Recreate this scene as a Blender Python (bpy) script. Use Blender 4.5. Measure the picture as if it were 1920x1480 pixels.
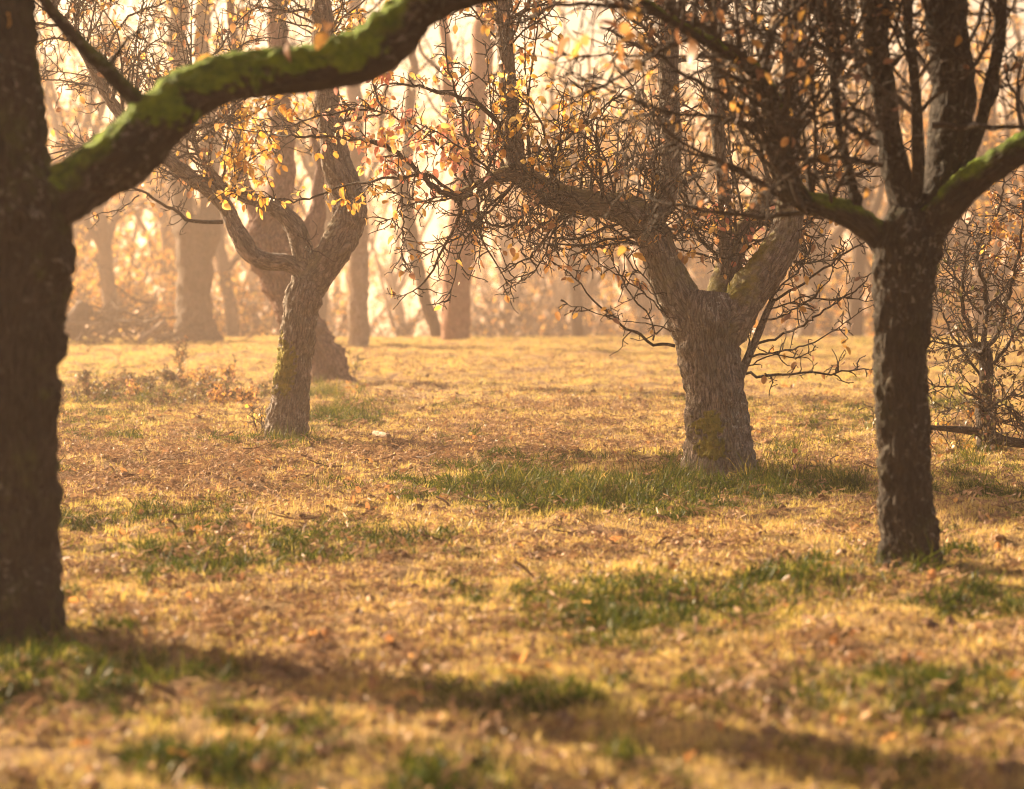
import bpy, math
import numpy as np
from mathutils import Vector, Matrix

for o in list(bpy.data.objects):
    bpy.data.objects.remove(o)
SC = bpy.context.scene
COL = SC.collection
R = math.radians

# ------------------------------------------------------------------ camera, sky, sun, exposure
CAM_H, LENS, PITCH = 1.47, 85.0, R(3.03)
cam = bpy.data.cameras.new('camera')
cam.lens, cam.sensor_width, cam.sensor_fit = LENS, 36.0, 'HORIZONTAL'
cam.clip_start, cam.clip_end = 0.1, 3000.0
cam.dof.use_dof, cam.dof.focus_distance, cam.dof.aperture_fstop = True, 17.6, 2.0
cam_ob = bpy.data.objects.new('camera', cam)
cam_ob.location = (0, 0, CAM_H)
cam_ob.rotation_euler = (math.pi / 2 - PITCH, 0, 0)
COL.objects.link(cam_ob)
SC.camera = cam_ob

SUN_EL, SUN_AZ = R(25), R(-51.0)          # azimuth from +Y (view direction), negative = left
world = bpy.data.worlds.new('World')
SC.world = world
world.use_nodes = True
wn = world.node_tree.nodes
wl = world.node_tree.links
sky = wn.new('ShaderNodeTexSky')
sky.sky_type = 'NISHITA'
sky.sun_disc = False
sky.sun_elevation = SUN_EL
sky.sun_rotation = SUN_AZ
sky.air_density, sky.dust_density, sky.ozone_density = 1.0, 4.0, 0.6
tint = wn.new('ShaderNodeMix')
tint.data_type, tint.blend_type = 'RGBA', 'MULTIPLY'
tint.inputs[0].default_value = 1.0
tint.inputs[7].default_value = (1.0, 0.86, 0.72, 1)
wl.new(sky.outputs[0], tint.inputs[6])
bg = wn['Background']
bg.inputs['Strength'].default_value = 0.06
wl.new(tint.outputs[2], bg.inputs['Color'])

sun = bpy.data.lights.new('sun', 'SUN')
sun.energy, sun.angle, sun.color = 5.0, R(2.2), (1.0, 0.77, 0.50)
sun_ob = bpy.data.objects.new('sun', sun)
to_sun = Vector((math.sin(SUN_AZ) * math.cos(SUN_EL), math.cos(SUN_AZ) * math.cos(SUN_EL), math.sin(SUN_EL)))
sun_ob.rotation_euler = to_sun.to_track_quat('Z', 'Y').to_euler()
sun_ob.location = to_sun * 60
COL.objects.link(sun_ob)

HAZE_DENSITY = 0.0027
vs = SC.view_settings
vs.view_transform, vs.look, vs.exposure, vs.gamma = 'Standard', 'None', 1.97, 1.0
vs.use_curve_mapping = False
cy = SC.cycles
cy.use_denoising = True
cy.denoising_prefilter = 'ACCURATE'
cy.filter_width = 1.1
cy.max_bounces, cy.diffuse_bounces, cy.glossy_bounces = 6, 3, 2
cy.transmission_bounces, cy.volume_bounces, cy.transparent_max_bounces = 4, 1, 8
cy.sample_clamp_indirect = 6.0

# ------------------------------------------------------------------ pixel helpers (photo is 1920 x 1480)
FPX = 1920 * LENS / 36.0
cp, sp = math.cos(PITCH), math.sin(PITCH)


def P(px, py, d):
    """world point seen at a photo pixel, d metres in front of the camera (along +Y)"""
    cx, cyy = (px - 960) / FPX, -(py - 740) / FPX
    y, z = cp + cyy * sp, -sp + cyy * cp
    s = d / y
    return np.array([cx * s, d, CAM_H + z * s])


def proj(p):
    """photo pixel of world points (N,3)"""
    p = np.atleast_2d(p)
    y, z = p[:, 1], p[:, 2] - CAM_H
    depth = y * cp - z * sp
    up = y * sp + z * cp
    return 960 + FPX * p[:, 0] / depth, 740 - FPX * up / depth


def ppm(d):
    return FPX / d


# ------------------------------------------------------------------ noise
_prng = np.random.default_rng(5)
_perm = np.tile(_prng.permutation(256), 3)
_grad = _prng.normal(size=(256, 3))
_grad /= np.linalg.norm(_grad, axis=1)[:, None]


def perlin(p):
    p = np.asarray(p, float)
    i = np.floor(p).astype(int)
    f = p - i
    i &= 255
    u = f * f * f * (f * (f * 6 - 15) + 10)
    out = 0
    for dx in (0, 1):
        wx = u[:, 0] if dx else 1 - u[:, 0]
        for dy in (0, 1):
            wy = u[:, 1] if dy else 1 - u[:, 1]
            for dz in (0, 1):
                wz = u[:, 2] if dz else 1 - u[:, 2]
                h = _perm[_perm[_perm[i[:, 0] + dx] + i[:, 1] + dy] + i[:, 2] + dz]
                g = _grad[h]
                out = out + wx * wy * wz * (g[:, 0] * (f[:, 0] - dx) + g[:, 1] * (f[:, 1] - dy) + g[:, 2] * (f[:, 2] - dz))
    return out * 1.6


def fbm(p, octv=4):
    a, s, t = 1.0, 0.0, 0.0
    p = np.array(p, float)
    for _ in range(octv):
        s = s + a * perlin(p)
        t += a
        p = p * 2.03 + 17.3
        a *= 0.5
    return s / t


def fbm2(x, y, scale, octv=4, off=0.0):
    return fbm(np.stack([x * scale + off, y * scale - off, np.full_like(x, 3.7 + off)], 1), octv)


def sstep(a, b, x):
    t = np.clip((x - a) / (b - a), 0, 1)
    return t * t * (3 - 2 * t)


# ------------------------------------------------------------------ mesh helpers
def unit(v):
    return v / (np.linalg.norm(v) + 1e-12)


class Buf:
    """collects tubes and faces, then links them as one mesh object"""

    def __init__(self):
        self.v, self.f, self.t, self.m, self.c, self.n = [], [], [], [], [], 0

    def add(self, v, f, t=None, m=None, c=None):
        self.v.append(v)
        self.f += [a + self.n for a in f]
        self.t.append(t if t is not None else v)
        self.m.append(m if m is not None else np.zeros(len(v)))
        self.c.append(c if c is not None else np.zeros((len(v), 3)))
        self.n += len(v)

    def tube(self, pts, rad, sides, cap=True):
        v, f, t = tube(pts, rad, sides)
        if cap:
            n = len(pts)
            v = np.vstack([v, pts[-1]])
            t = np.vstack([t, t[-1]])
            a = np.arange(sides) + (n - 1) * sides
            f = [f, np.stack([a, np.roll(a, -1), np.full(sides, n * sides)], 1)]
        else:
            f = [f]
        self.add(v, f, t)

    def build(self, name, mat, parent=None, origin=(0, 0, 0), smooth=True, col=False):
        me = bpy.data.meshes.new(name)
        v = np.vstack(self.v) - np.asarray(origin)
        cnt = np.concatenate([np.full(len(a), a.shape[1]) for a in self.f])
        idx = np.concatenate([a.ravel() for a in self.f])
        me.vertices.add(len(v))
        me.vertices.foreach_set('co', v.astype(np.float32).ravel())
        me.loops.add(len(idx))
        me.loops.foreach_set('vertex_index', idx.astype(np.int32))
        me.polygons.add(len(cnt))
        me.polygons.foreach_set('loop_start', np.concatenate([[0], np.cumsum(cnt)[:-1]]).astype(np.int32))
        if smooth:
            me.polygons.foreach_set('use_smooth', np.ones(len(cnt), bool))
        me.update(calc_edges=True)
        a = me.attributes.new('tubeco', 'FLOAT_VECTOR', 'POINT')
        a.data.foreach_set('vector', np.vstack(self.t).astype(np.float32).ravel())
        a = me.attributes.new('moss', 'FLOAT', 'POINT')
        a.data.foreach_set('value', np.concatenate(self.m).astype(np.float32))
        if col:
            a = me.attributes.new('col', 'FLOAT_COLOR', 'POINT')
            c = np.hstack([np.vstack(self.c), np.ones((len(v), 1))])
            a.data.foreach_set('color', c.astype(np.float32).ravel())
        me.materials.append(mat)
        return link(name, me, parent)


def link(name, data, parent=None, loc=None):
    o = bpy.data.objects.new(name, data)
    COL.objects.link(o)
    if parent is not None:
        o.parent = parent
    if loc is not None:
        o.location = loc
    return o


def tag(o, label=None, cat=None, group=None, kind=None):
    if label:
        o['label'] = label
    if cat:
        o['category'] = cat
    if group:
        o['group'] = group
    if kind:
        o['kind'] = kind
    return o


def copy_tree(o, parent=None):
    c = o.copy()
    COL.objects.link(c)
    c.parent = parent
    for ch in list(o.children):
        copy_tree(ch, c)
    return c


def frames(pts):
    n = len(pts)
    tan = np.gradient(pts, axis=0)
    tan /= np.linalg.norm(tan, axis=1)[:, None] + 1e-12
    ref = np.array([0.0, -1.0, 0.0])
    if abs(tan[0] @ ref) > 0.9:
        ref = np.array([1.0, 0, 0])
    nrm = np.empty_like(pts)
    a = unit(ref - tan[0] * (ref @ tan[0]))
    for i in range(n):
        a = unit(a - tan[i] * (a @ tan[i]))
        nrm[i] = a
    return tan, nrm, np.cross(tan, nrm)


def tube(pts, rad, sides):
    pts = np.asarray(pts, float)
    rad = np.asarray(rad, float)
    n = len(pts)
    tan, nr, bn = frames(pts)
    th = np.arange(sides) / sides * 2 * np.pi
    c, s = np.cos(th), np.sin(th)
    ring = nr[:, None, :] * c[None, :, None] + bn[:, None, :] * s[None, :, None]
    v = (pts[:, None, :] + ring * rad[:, None, None]).reshape(-1, 3)
    ln = np.concatenate([[0], np.cumsum(np.linalg.norm(np.diff(pts, axis=0), axis=1))])
    rm = rad.mean()
    t = np.stack([np.tile(c * rm, n), np.tile(s * rm, n), np.repeat(ln, sides)], 1)
    t += pts[0] * 3.1
    i = (np.arange(n - 1) * sides)[:, None]
    k = np.arange(sides)[None, :]
    k2 = (k + 1) % sides
    f = np.stack([i + k, i + k2, i + sides + k2, i + sides + k], 2).reshape(-1, 4)
    return v, f, t


def resample(ctrl, step):
    """Catmull-Rom through rows (x, y, z, r)"""
    c = np.asarray(ctrl, float)
    c = np.vstack([2 * c[0] - c[1], c, 2 * c[-1] - c[-2]])
    out = []
    for i in range(1, len(c) - 2):
        p0, p1, p2, p3 = c[i - 1], c[i], c[i + 1], c[i + 2]
        m = max(2, int(np.linalg.norm(p2[:3] - p1[:3]) / step))
        t = (np.arange(m) / m)[:, None]
        out.append(0.5 * (2 * p1 + (p2 - p0) * t + (2 * p0 - 5 * p1 + 4 * p2 - p3) * t ** 2 + (3 * p1 - p0 - 3 * p2 + p3) * t ** 3))
    out.append(c[-2][None])
    o = np.vstack(out)
    o[:, 3] = np.maximum(o[:, 3], 0.002)
    return o


def bark_tube(buf, ctrl, step, sides, lump=1.0, flare=0.0, moss=0.0, amp=1.0, moss_spots=(), gnarl=0.0, seed=0):
    """a thick limb: lumpy outline, furrowed bark, optional root flare and moss on its upper side"""
    c = resample(ctrl, step)
    pts, rad = c[:, :3].copy(), c[:, 3]
    if gnarl:
        q = pts * 2.2 + seed
        w = np.minimum(1, np.arange(len(pts)) / 10.0)[:, None]
        pts += gnarl * w * np.stack([perlin(q + 5), perlin(q + 31), perlin(q + 77)], 1)
    v, f, t = tube(pts, rad, sides)
    n = len(pts)
    tan, nr, bn = frames(pts)
    ctr = np.repeat(pts, sides, 0)
    rr = np.repeat(rad, sides)
    dirn = (v - ctr) / rr[:, None]
    th = np.tile(np.arange(sides) / sides * 2 * np.pi, n)
    big = (perlin(v * 4.5 + seed * 3.3) * 0.11 + perlin(v * 11 + seed) * 0.06) * lump
    tc = t.copy()
    a = np.abs(perlin(np.stack([tc[:, 0] * 34, tc[:, 1] * 34, tc[:, 2] * 9], 1)))
    b = np.abs(perlin(np.stack([tc[:, 0] * 70, tc[:, 1] * 70, tc[:, 2] * 26], 1) + 9))
    am = np.minimum(0.016, rr * 0.11) * amp
    d = rr * big + am * (a * 1.5 + b * 0.8 - 0.7)
    if flare:
        h = np.repeat(np.linalg.norm(pts - pts[0], axis=1), sides)
        lobes = 0.55 + 0.45 * np.cos(th * 4 + seed + 1.2 * np.sin(th + seed))
        d += rr * flare * np.exp(-h / 0.11) * lobes
    mo = np.zeros(len(v))
    if moss:
        mo = moss * sstep(0.0, 0.75, dirn[:, 2] + 0.55 * perlin(v * 6 + 40) + 0.25 * perlin(v * 25))
    for (sx, sy, rx, ry, w) in moss_spots:
        px, py = proj(v)
        q = ((px - sx) / rx) ** 2 + ((py - sy) / ry) ** 2 + 0.7 * perlin(v * 9 + 3) + 0.8 * perlin(v * 34)
        mo = np.maximum(mo, w * sstep(1.1, 0.6, q) * (dirn[:, 1] < 0.5))
    d += mo * 0.016 * (0.6 + 1.0 * perlin(v * 26 + 8))
    v = v + dirn * d[:, None]
    # closed end
    v = np.vstack([v, pts[-1]])
    t = np.vstack([t, t[-1]])
    mo = np.append(mo, 0)
    k = np.arange(sides) + (n - 1) * sides
    buf.add(v, [f, np.stack([k, np.roll(k, -1), np.full(sides, n * sides)], 1)], t, mo)
    return c


# ------------------------------------------------------------------ materials
def mat_new(name):
    m = bpy.data.materials.new(name)
    m.use_nodes = True
    nt = m.node_tree
    for n in list(nt.nodes):
        nt.nodes.remove(n)
    out = nt.nodes.new('ShaderNodeOutputMaterial')
    return m, nt, out


def N(nt, kind, **kw):
    n = nt.nodes.new(kind)
    for k, v in kw.items():
        setattr(n, k, v)
    return n


def noise(nt, vec, scale, detail=4, rough=0.55, dist=0.0):
    n = N(nt, 'ShaderNodeTexNoise')
    n.inputs['Scale'].default_value = scale
    n.inputs['Detail'].default_value = detail
    n.inputs['Roughness'].default_value = rough
    n.inputs['Distortion'].default_value = dist
    if vec is not None:
        nt.links.new(vec, n.inputs['Vector'])
    return n.outputs['Fac']


def ramp(nt, fac, stops):
    n = N(nt, 'ShaderNodeValToRGB')
    e = n.color_ramp.elements
    while len(e) > 1:
        e.remove(e[-1])
    e[0].position, e[0].color = stops[0][0], (*stops[0][1], 1)
    for p, c in stops[1:]:
        k = e.new(p)
        k.color = (*c, 1)
    nt.links.new(fac, n.inputs[0])
    return n.outputs[0]


def mix(nt, fac, a, b, blend='MIX'):
    n = N(nt, 'ShaderNodeMix', data_type='RGBA', blend_type=blend)
    for sock, val in ((n.inputs[0], fac), (n.inputs[6], a), (n.inputs[7], b)):
        if hasattr(val, 'links') or hasattr(val, 'is_linked'):
            nt.links.new(val, sock)
        elif isinstance(val, (int, float)):
            sock.default_value = val
        else:
            sock.default_value = (*val, 1)
    return n.outputs[2]


def math_n(nt, op, a, b=None, clamp=False):
    n = N(nt, 'ShaderNodeMath', operation=op, use_clamp=clamp)
    for s, val in ((n.inputs[0], a), (n.inputs[1], b)):
        if val is None:
            continue
        if isinstance(val, (int, float)):
            s.default_value = val
        else:
            nt.links.new(val, s)
    return n.outputs[0]


def attr(nt, name, kind='GEOMETRY', out='Fac'):
    n = N(nt, 'ShaderNodeAttribute', attribute_type=kind, attribute_name=name)
    return n.outputs[out]


def bark_material(name, dark, light, lichen=(0.42, 0.40, 0.33), lichen_amt=0.5, moss_a=(0.12, 0.115, 0.018), moss_b=(0.36, 0.29, 0.035)):
    m, nt, out = mat_new(name)
    tc = attr(nt, 'tubeco', out='Vector')
    mp = N(nt, 'ShaderNodeMapping')
    mp.inputs['Scale'].default_value = (1, 1, 0.28)
    nt.links.new(tc, mp.inputs['Vector'])
    geo = N(nt, 'ShaderNodeNewGeometry')
    n1 = noise(nt, mp.outputs[0], 42, 6, 0.65, 0.6)
    n2 = noise(nt, tc, 120, 3, 0.6)
    n3 = noise(nt, geo.outputs['Position'], 5.5, 4, 0.6)
    mid = tuple((a + b) / 2 for a, b in zip(dark, light))
    c = ramp(nt, n1, [(0.36, dark), (0.5, mid), (0.63, light)])
    c = mix(nt, 0.35, c, ramp(nt, n2, [(0.35, dark), (0.65, light)]))
    c = mix(nt, ramp(nt, n3, [(0.4, (0, 0, 0)), (0.62, (0.75, 0.75, 0.75))]), c, tuple(x * 1.0 for x in (mid[0] * 0.8, mid[1] * 0.85, mid[2] * 0.75)))
    l1 = noise(nt, geo.outputs['Position'], 26, 5, 0.7, 0.8)
    l2 = noise(nt, geo.outputs['Position'], 3.1, 2, 0.5)
    lm = math_n(nt, 'MULTIPLY', ramp(nt, l1, [(0.56, (0, 0, 0)), (0.62, (1, 1, 1))]), ramp(nt, l2, [(0.42, (0, 0, 0)), (0.62, (1, 1, 1))]))
    lm = math_n(nt, 'MULTIPLY', lm, lichen_amt)
    c = mix(nt, lm, c, lichen)
    mo = attr(nt, 'moss')
    mn = noise(nt, geo.outputs['Position'], 55, 4, 0.7)
    mf = math_n(nt, 'MULTIPLY', mo, math_n(nt, 'ADD', mn, 0.75), True)
    c = mix(nt, mf, c, ramp(nt, noise(nt, geo.outputs['Position'], 16, 5, 0.7), [(0.35, moss_a), (0.68, moss_b)]))
    vm = N(nt, 'ShaderNodeMapping')
    vm.inputs['Scale'].default_value = (1, 1, 0.2)
    nt.links.new(tc, vm.inputs['Vector'])
    wv = N(nt, 'ShaderNodeVectorMath', operation='ADD')
    nz = N(nt, 'ShaderNodeTexNoise')
    nz.inputs['Scale'].default_value = 18
    nt.links.new(vm.outputs[0], nz.inputs['Vector'])
    sc_ = N(nt, 'ShaderNodeVectorMath', operation='SCALE')
    sc_.inputs['Scale'].default_value = 0.11
    nt.links.new(nz.outputs['Color'], sc_.inputs[0])
    nt.links.new(vm.outputs[0], wv.inputs[0])
    nt.links.new(sc_.outputs[0], wv.inputs[1])
    vo = N(nt, 'ShaderNodeTexVoronoi', feature='DISTANCE_TO_EDGE')
    vo.inputs['Scale'].default_value = 38
    nt.links.new(wv.outputs[0], vo.inputs['Vector'])
    plate = ramp(nt, vo.outputs['Distance'], [(0.0, (0, 0, 0)), (0.16, (1, 1, 1))])
    crack_amt = math_n(nt, 'MULTIPLY', math_n(nt, 'SUBTRACT', 1.0, plate), math_n(nt, 'SUBTRACT', 0.62, mf))
    c = mix(nt, crack_amt, c, tuple(x * 0.7 for x in dark))
    b = N(nt, 'ShaderNodeBump')
    b.inputs['Strength'].default_value = 1.0
    b.inputs['Distance'].default_value = 0.018
    hsum = math_n(nt, 'ADD', n1, math_n(nt, 'MULTIPLY', n2, 0.35))
    hsum = math_n(nt, 'SUBTRACT', hsum, math_n(nt, 'MULTIPLY', crack_amt, 0.6))
    hsum = math_n(nt, 'ADD', hsum, math_n(nt, 'MULTIPLY', math_n(nt, 'MULTIPLY', mf, mn), 1.2))
    nt.links.new(hsum, b.inputs['Height'])
    p = N(nt, 'ShaderNodeBsdfPrincipled')
    nt.links.new(c, p.inputs['Base Color'])
    nt.links.new(b.outputs[0], p.inputs['Normal'])
    p.inputs['Roughness'].default_value = 0.88
    p.inputs['Specular IOR Level'].default_value = 0.25
    nt.links.new(p.outputs[0], out.inputs[0])
    return m


def leafy_material(name, col_fn, trans=0.5, gloss=0.06):
    m, nt, out = mat_new(name)
    c = col_fn(nt)
    d = N(nt, 'ShaderNodeBsdfDiffuse')
    t = N(nt, 'ShaderNodeBsdfTranslucent')
    g = N(nt, 'ShaderNodeBsdfGlossy')
    g.inputs['Roughness'].default_value = 0.45
    nt.links.new(c, d.inputs[0])
    nt.links.new(c, t.inputs[0])
    a = N(nt, 'ShaderNodeMixShader')
    a.inputs[0].default_value = trans
    nt.links.new(d.outputs[0], a.inputs[1])
    nt.links.new(t.outputs[0], a.inputs[2])
    b = N(nt, 'ShaderNodeMixShader')
    b.inputs[0].default_value = gloss
    nt.links.new(a.outputs[0], b.inputs[1])
    nt.links.new(g.outputs[0], b.inputs[2])
    nt.links.new(b.outputs[0], out.inputs[0])
    return m


M_BARK = bark_material('bark_grey_brown', (0.055, 0.043, 0.036), (0.45, 0.36, 0.305), lichen=(0.58, 0.55, 0.48), lichen_amt=0.85)
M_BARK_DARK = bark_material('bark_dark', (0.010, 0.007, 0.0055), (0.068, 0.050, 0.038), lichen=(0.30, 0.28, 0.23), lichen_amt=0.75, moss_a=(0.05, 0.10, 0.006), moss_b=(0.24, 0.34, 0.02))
M_BARK_RED = bark_material('bark_reddish', (0.08, 0.04, 0.032), (0.46, 0.28, 0.22), lichen_amt=0.5)
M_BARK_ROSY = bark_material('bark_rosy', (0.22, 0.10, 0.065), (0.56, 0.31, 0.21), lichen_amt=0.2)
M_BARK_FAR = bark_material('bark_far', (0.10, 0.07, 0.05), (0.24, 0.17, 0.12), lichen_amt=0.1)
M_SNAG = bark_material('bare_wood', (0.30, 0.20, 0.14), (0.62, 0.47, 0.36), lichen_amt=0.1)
M_TWIG = bark_material('twig_bark', (0.03, 0.021, 0.017), (0.11, 0.08, 0.064), lichen_amt=0.6)
M_HOLE = bark_material('hole_shade', (0.004, 0.003, 0.002), (0.012, 0.008, 0.006), lichen_amt=0.0)  # near-black colour stands in for the shade inside the shallow knot hole
M_LEAF_ONE = leafy_material('leaf_single', lambda nt: N(nt, 'ShaderNodeObjectInfo').outputs['Color'], 0.55)
M_LEAF = leafy_material('leaf_mass', lambda nt: attr(nt, 'col', out='Color'), 0.55)


def inst_ramp(stops, var=0.25):
    def fn(nt):
        a = attr(nt, 'tone', 'INSTANCER')
        b = attr(nt, 'rnd', 'GEOMETRY')
        s = math_n(nt, 'ADD', math_n(nt, 'MULTIPLY', a, 1 - var), math_n(nt, 'MULTIPLY', b, var))
        return ramp(nt, s, stops)
    return fn


M_STRAW = leafy_material('straw_grass', inst_ramp([(0.0, (0.26, 0.15, 0.085)), (0.3, (0.52, 0.33, 0.15)), (0.55, (0.60, 0.44, 0.13)), (0.78, (0.46, 0.39, 0.07)), (1.0, (0.20, 0.22, 0.03))], 0.4), 0.5, 0.05)
M_GREEN = leafy_material('green_grass', inst_ramp([(0.0, (0.016, 0.032, 0.002)), (0.4, (0.05, 0.078, 0.005)), (0.65, (0.16, 0.155, 0.012)), (0.85, (0.40, 0.29, 0.05)), (1.0, (0.55, 0.38, 0.10))], 0.6), 0.40, 0.02)
M_LITTER = leafy_material('leaf_litter', inst_ramp([(0.0, (0.10, 0.055, 0.035)), (0.4, (0.26, 0.15, 0.085)), (0.75, (0.38, 0.23, 0.12)), (1.0, (0.50, 0.33, 0.18))], 0.6), 0.25, 0.02)

M_FALLEN = leafy_material('fallen_leaf', inst_ramp([(0.0, (0.12, 0.06, 0.035)), (0.35, (0.30, 0.14, 0.06)), (0.7, (0.55, 0.26, 0.08)), (1.0, (0.70, 0.42, 0.14))], 0.3), 0.45, 0.04)


def ground_material():
    m, nt, out = mat_new('ground_soil_and_thatch')
    geo = N(nt, 'ShaderNodeNewGeometry')
    pos = geo.outputs['Position']
    a = noise(nt, pos, 0.9, 5, 0.6)
    b = noise(nt, pos, 14, 6, 0.7, 0.5)
    c = noise(nt, pos, 60, 4, 0.7)
    soil = ramp(nt, b, [(0.3, (0.06, 0.035, 0.022)), (0.5, (0.17, 0.10, 0.06)), (0.72, (0.36, 0.23, 0.14))])
    thatch = ramp(nt, c, [(0.3, (0.12, 0.075, 0.03)), (0.55, (0.30, 0.20, 0.08)), (0.75, (0.46, 0.33, 0.14))])
    col = mix(nt, ramp(nt, a, [(0.38, (0, 0, 0)), (0.6, (1, 1, 1))]), soil, thatch)
    bp = N(nt, 'ShaderNodeBump')
    bp.inputs['Strength'].default_value = 1.0
    bp.inputs['Distance'].default_value = 0.03
    nt.links.new(math_n(nt, 'ADD', b, math_n(nt, 'MULTIPLY', c, 0.4)), bp.inputs['Height'])
    p = N(nt, 'ShaderNodeBsdfPrincipled')
    p.inputs['Roughness'].default_value = 0.95
    p.inputs['Specular IOR Level'].default_value = 0.1
    nt.links.new(col, p.inputs['Base Color'])
    nt.links.new(bp.outputs[0], p.inputs['Normal'])
    nt.links.new(p.outputs[0], out.inputs[0])
    return m


M_GROUND = ground_material()

# ------------------------------------------------------------------ ground
TREE_SPOTS = []


def ground_z(x, y):
    x, y = np.atleast_1d(np.asarray(x, float)), np.atleast_1d(np.asarray(y, float))
    near = sstep(70, 45, np.hypot(x, y))
    z = 0.05 * fbm2(x, y, 0.28, 3) + near * (0.06 * fbm2(x, y, 1.5, 2, 5.0) + 0.075 * fbm2(x, y, 3.6, 3, 9.0))
    drop = np.clip(y - 49, 0, None)
    z -= 9.0 * (1 - np.exp(-(drop / 60) ** 1.4))
    z += 0.8 * fbm2(x, y, 0.02, 3) * sstep(55, 120, np.hypot(x, y))
    return z


def gz(x, y):
    return float(ground_z(x, y)[0])


def spaced(a, b, step, far, grow=1.22):
    mid = list(np.arange(a, b + step / 2, step))
    up, s, x = [], step, mid[-1]
    while x < far:
        s *= grow
        x += s
        up.append(x)
    dn, s, x = [], step, mid[0]
    lo = -far
    while x > lo:
        s *= grow
        x -= s
        dn.append(x)
    return np.array(dn[::-1] + mid + up)


gx = spaced(-5.8, 5.8, 0.08, 560)
gy = spaced(5.6, 24, 0.075, 640, 1.05)
gy = gy[gy > -60]
X, Y = np.meshgrid(gx, gy)
Z = ground_z(X.ravel(), Y.ravel())
gb = Buf()
nx, ny = len(gx), len(gy)
ii = (np.arange(ny - 1) * nx)[:, None] + np.arange(nx - 1)[None, :]
gb.add(np.stack([X.ravel(), Y.ravel(), Z], 1), [np.stack([ii, ii + 1, ii + nx + 1, ii + nx], 2).reshape(-1, 4)])
ground = gb.build('ground', M_GROUND)
tag(ground, 'dry orchard ground of thatch and pinkish brown soil', kind='structure')


def ground_at(px, py):
    """ground point under a photo pixel (ground is near z = 0)"""
    a, b = P(px, py, 1.0), CAM_H
    return P(px, py, CAM_H / (CAM_H - a[2]))


# ------------------------------------------------------------------ tree growing
def wander(rng, p, d, L, nseg, gnarl, up):
    pts = [p]
    d = unit(d)
    for _ in range(nseg):
        d = unit(d + gnarl * rng.normal(size=3) + np.array([0, 0, up]))
        p = p + d * (L / nseg)
        pts.append(p)
    return np.array(pts)


LEAF_COLS = {
    'gold': [(0.80, 0.44, 0.07), (0.86, 0.52, 0.12), (0.78, 0.36, 0.05), (0.72, 0.48, 0.14)],
    'mixed': [(0.84, 0.50, 0.13), (0.82, 0.40, 0.16), (0.70, 0.25, 0.16), (0.72, 0.34, 0.26), (0.84, 0.55, 0.20)],
    'brown': [(0.52, 0.26, 0.09), (0.62, 0.33, 0.08), (0.42, 0.20, 0.09), (0.70, 0.40, 0.09), (0.30, 0.15, 0.08)],
    'bramble': [(0.10, 0.075, 0.03), (0.16, 0.09, 0.04), (0.09, 0.085, 0.02), (0.24, 0.15, 0.06), (0.14, 0.06, 0.035)],
    'olive': [(0.20, 0.19, 0.05), (0.30, 0.26, 0.06), (0.13, 0.13, 0.04), (0.42, 0.32, 0.07)],
}


def leaf_shape(rng, L=0.058):
    """one rounded leaf, folded along its midrib, with a short stalk; base at the origin, tip along +x"""
    w = L * rng.uniform(0.30, 0.40)
    xs = np.array([0.0, 0.14, 0.42, 0.72, 0.92, 1.0]) * L
    hw = np.array([0.0, 0.62, 1.0, 0.8, 0.36, 0.0]) * w
    fold, curl = rng.uniform(0.1, 0.5), rng.uniform(-0.5, 0.8)
    mid = np.stack([xs, 0 * xs, -curl * xs ** 2 / L], 1)
    lf = mid[1:-1] + np.stack([0 * hw, hw, hw * fold], 1)[1:-1]
    rt = mid[1:-1] + np.stack([0 * hw, -hw, hw * fold * rng.uniform(0.4, 1.3)], 1)[1:-1]
    v = np.vstack([mid, lf, rt]) + np.array([L * 0.3, 0, 0])
    q, t = [], []
    for k, off in ((0, 6), (1, 10)):
        t.append((0, 1, off) if k == 0 else (0, off, 1))
        for i in range(3):
            a = (1 + i, 2 + i, off + i + 1, off + i)
            q.append(a if k == 0 else a[::-1])
        t.append((4, 5, off + 3) if k == 0 else (5, 4, off + 3))
    s = np.array([[0, 0.0012, 0], [0, -0.0012, 0], [L * 0.3, 0.0012, 0], [L * 0.3, -0.0012, 0]])
    q.append((14, 15, 17, 16))
    return np.vstack([v, s]), [np.array(q), np.array(t)]


_lr = np.random.default_rng(77)
LEAF_SHAPES = [leaf_shape(_lr) for _ in range(6)]
LEAF_MESHES = []
for k, (v, f) in enumerate(LEAF_SHAPES):
    b = Buf()
    b.add(v, f)
    ob = b.build('leaf', M_LEAF_ONE)
    LEAF_MESHES.append(ob.data)
    bpy.data.objects.remove(ob)


def leaf_rot(rng, droop=0.6):
    yaw = rng.uniform(0, 2 * np.pi)
    pitch = rng.normal(droop, 0.5)
    roll = rng.normal(0, 0.7)
    return (Matrix.Rotation(yaw, 3, 'Z') @ Matrix.Rotation(pitch, 3, 'Y') @ Matrix.Rotation(roll, 3, 'X'))


SIMPLE_LEAF = (np.array([[0, 0, 0], [.034, .019, .006], [.072, 0, -.008], [.034, -.019, .006]]), [np.array([(0, 1, 2), (0, 2, 3)])])


def leaf_mass(buf, rng, pts, cols, size=1.0, droop=0.6, simple=False):
    for p in pts:
        v, f = SIMPLE_LEAF if simple else LEAF_SHAPES[rng.integers(6)]
        m = np.array(leaf_rot(rng, droop)) * size * rng.uniform(0.7, 1.25)
        c = np.array(cols[rng.integers(len(cols))]) * rng.uniform(0.75, 1.15)
        buf.add(v @ m.T + p, f, None, None, np.tile(np.clip(c, 0, 0.9), (len(v), 1)))


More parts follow.
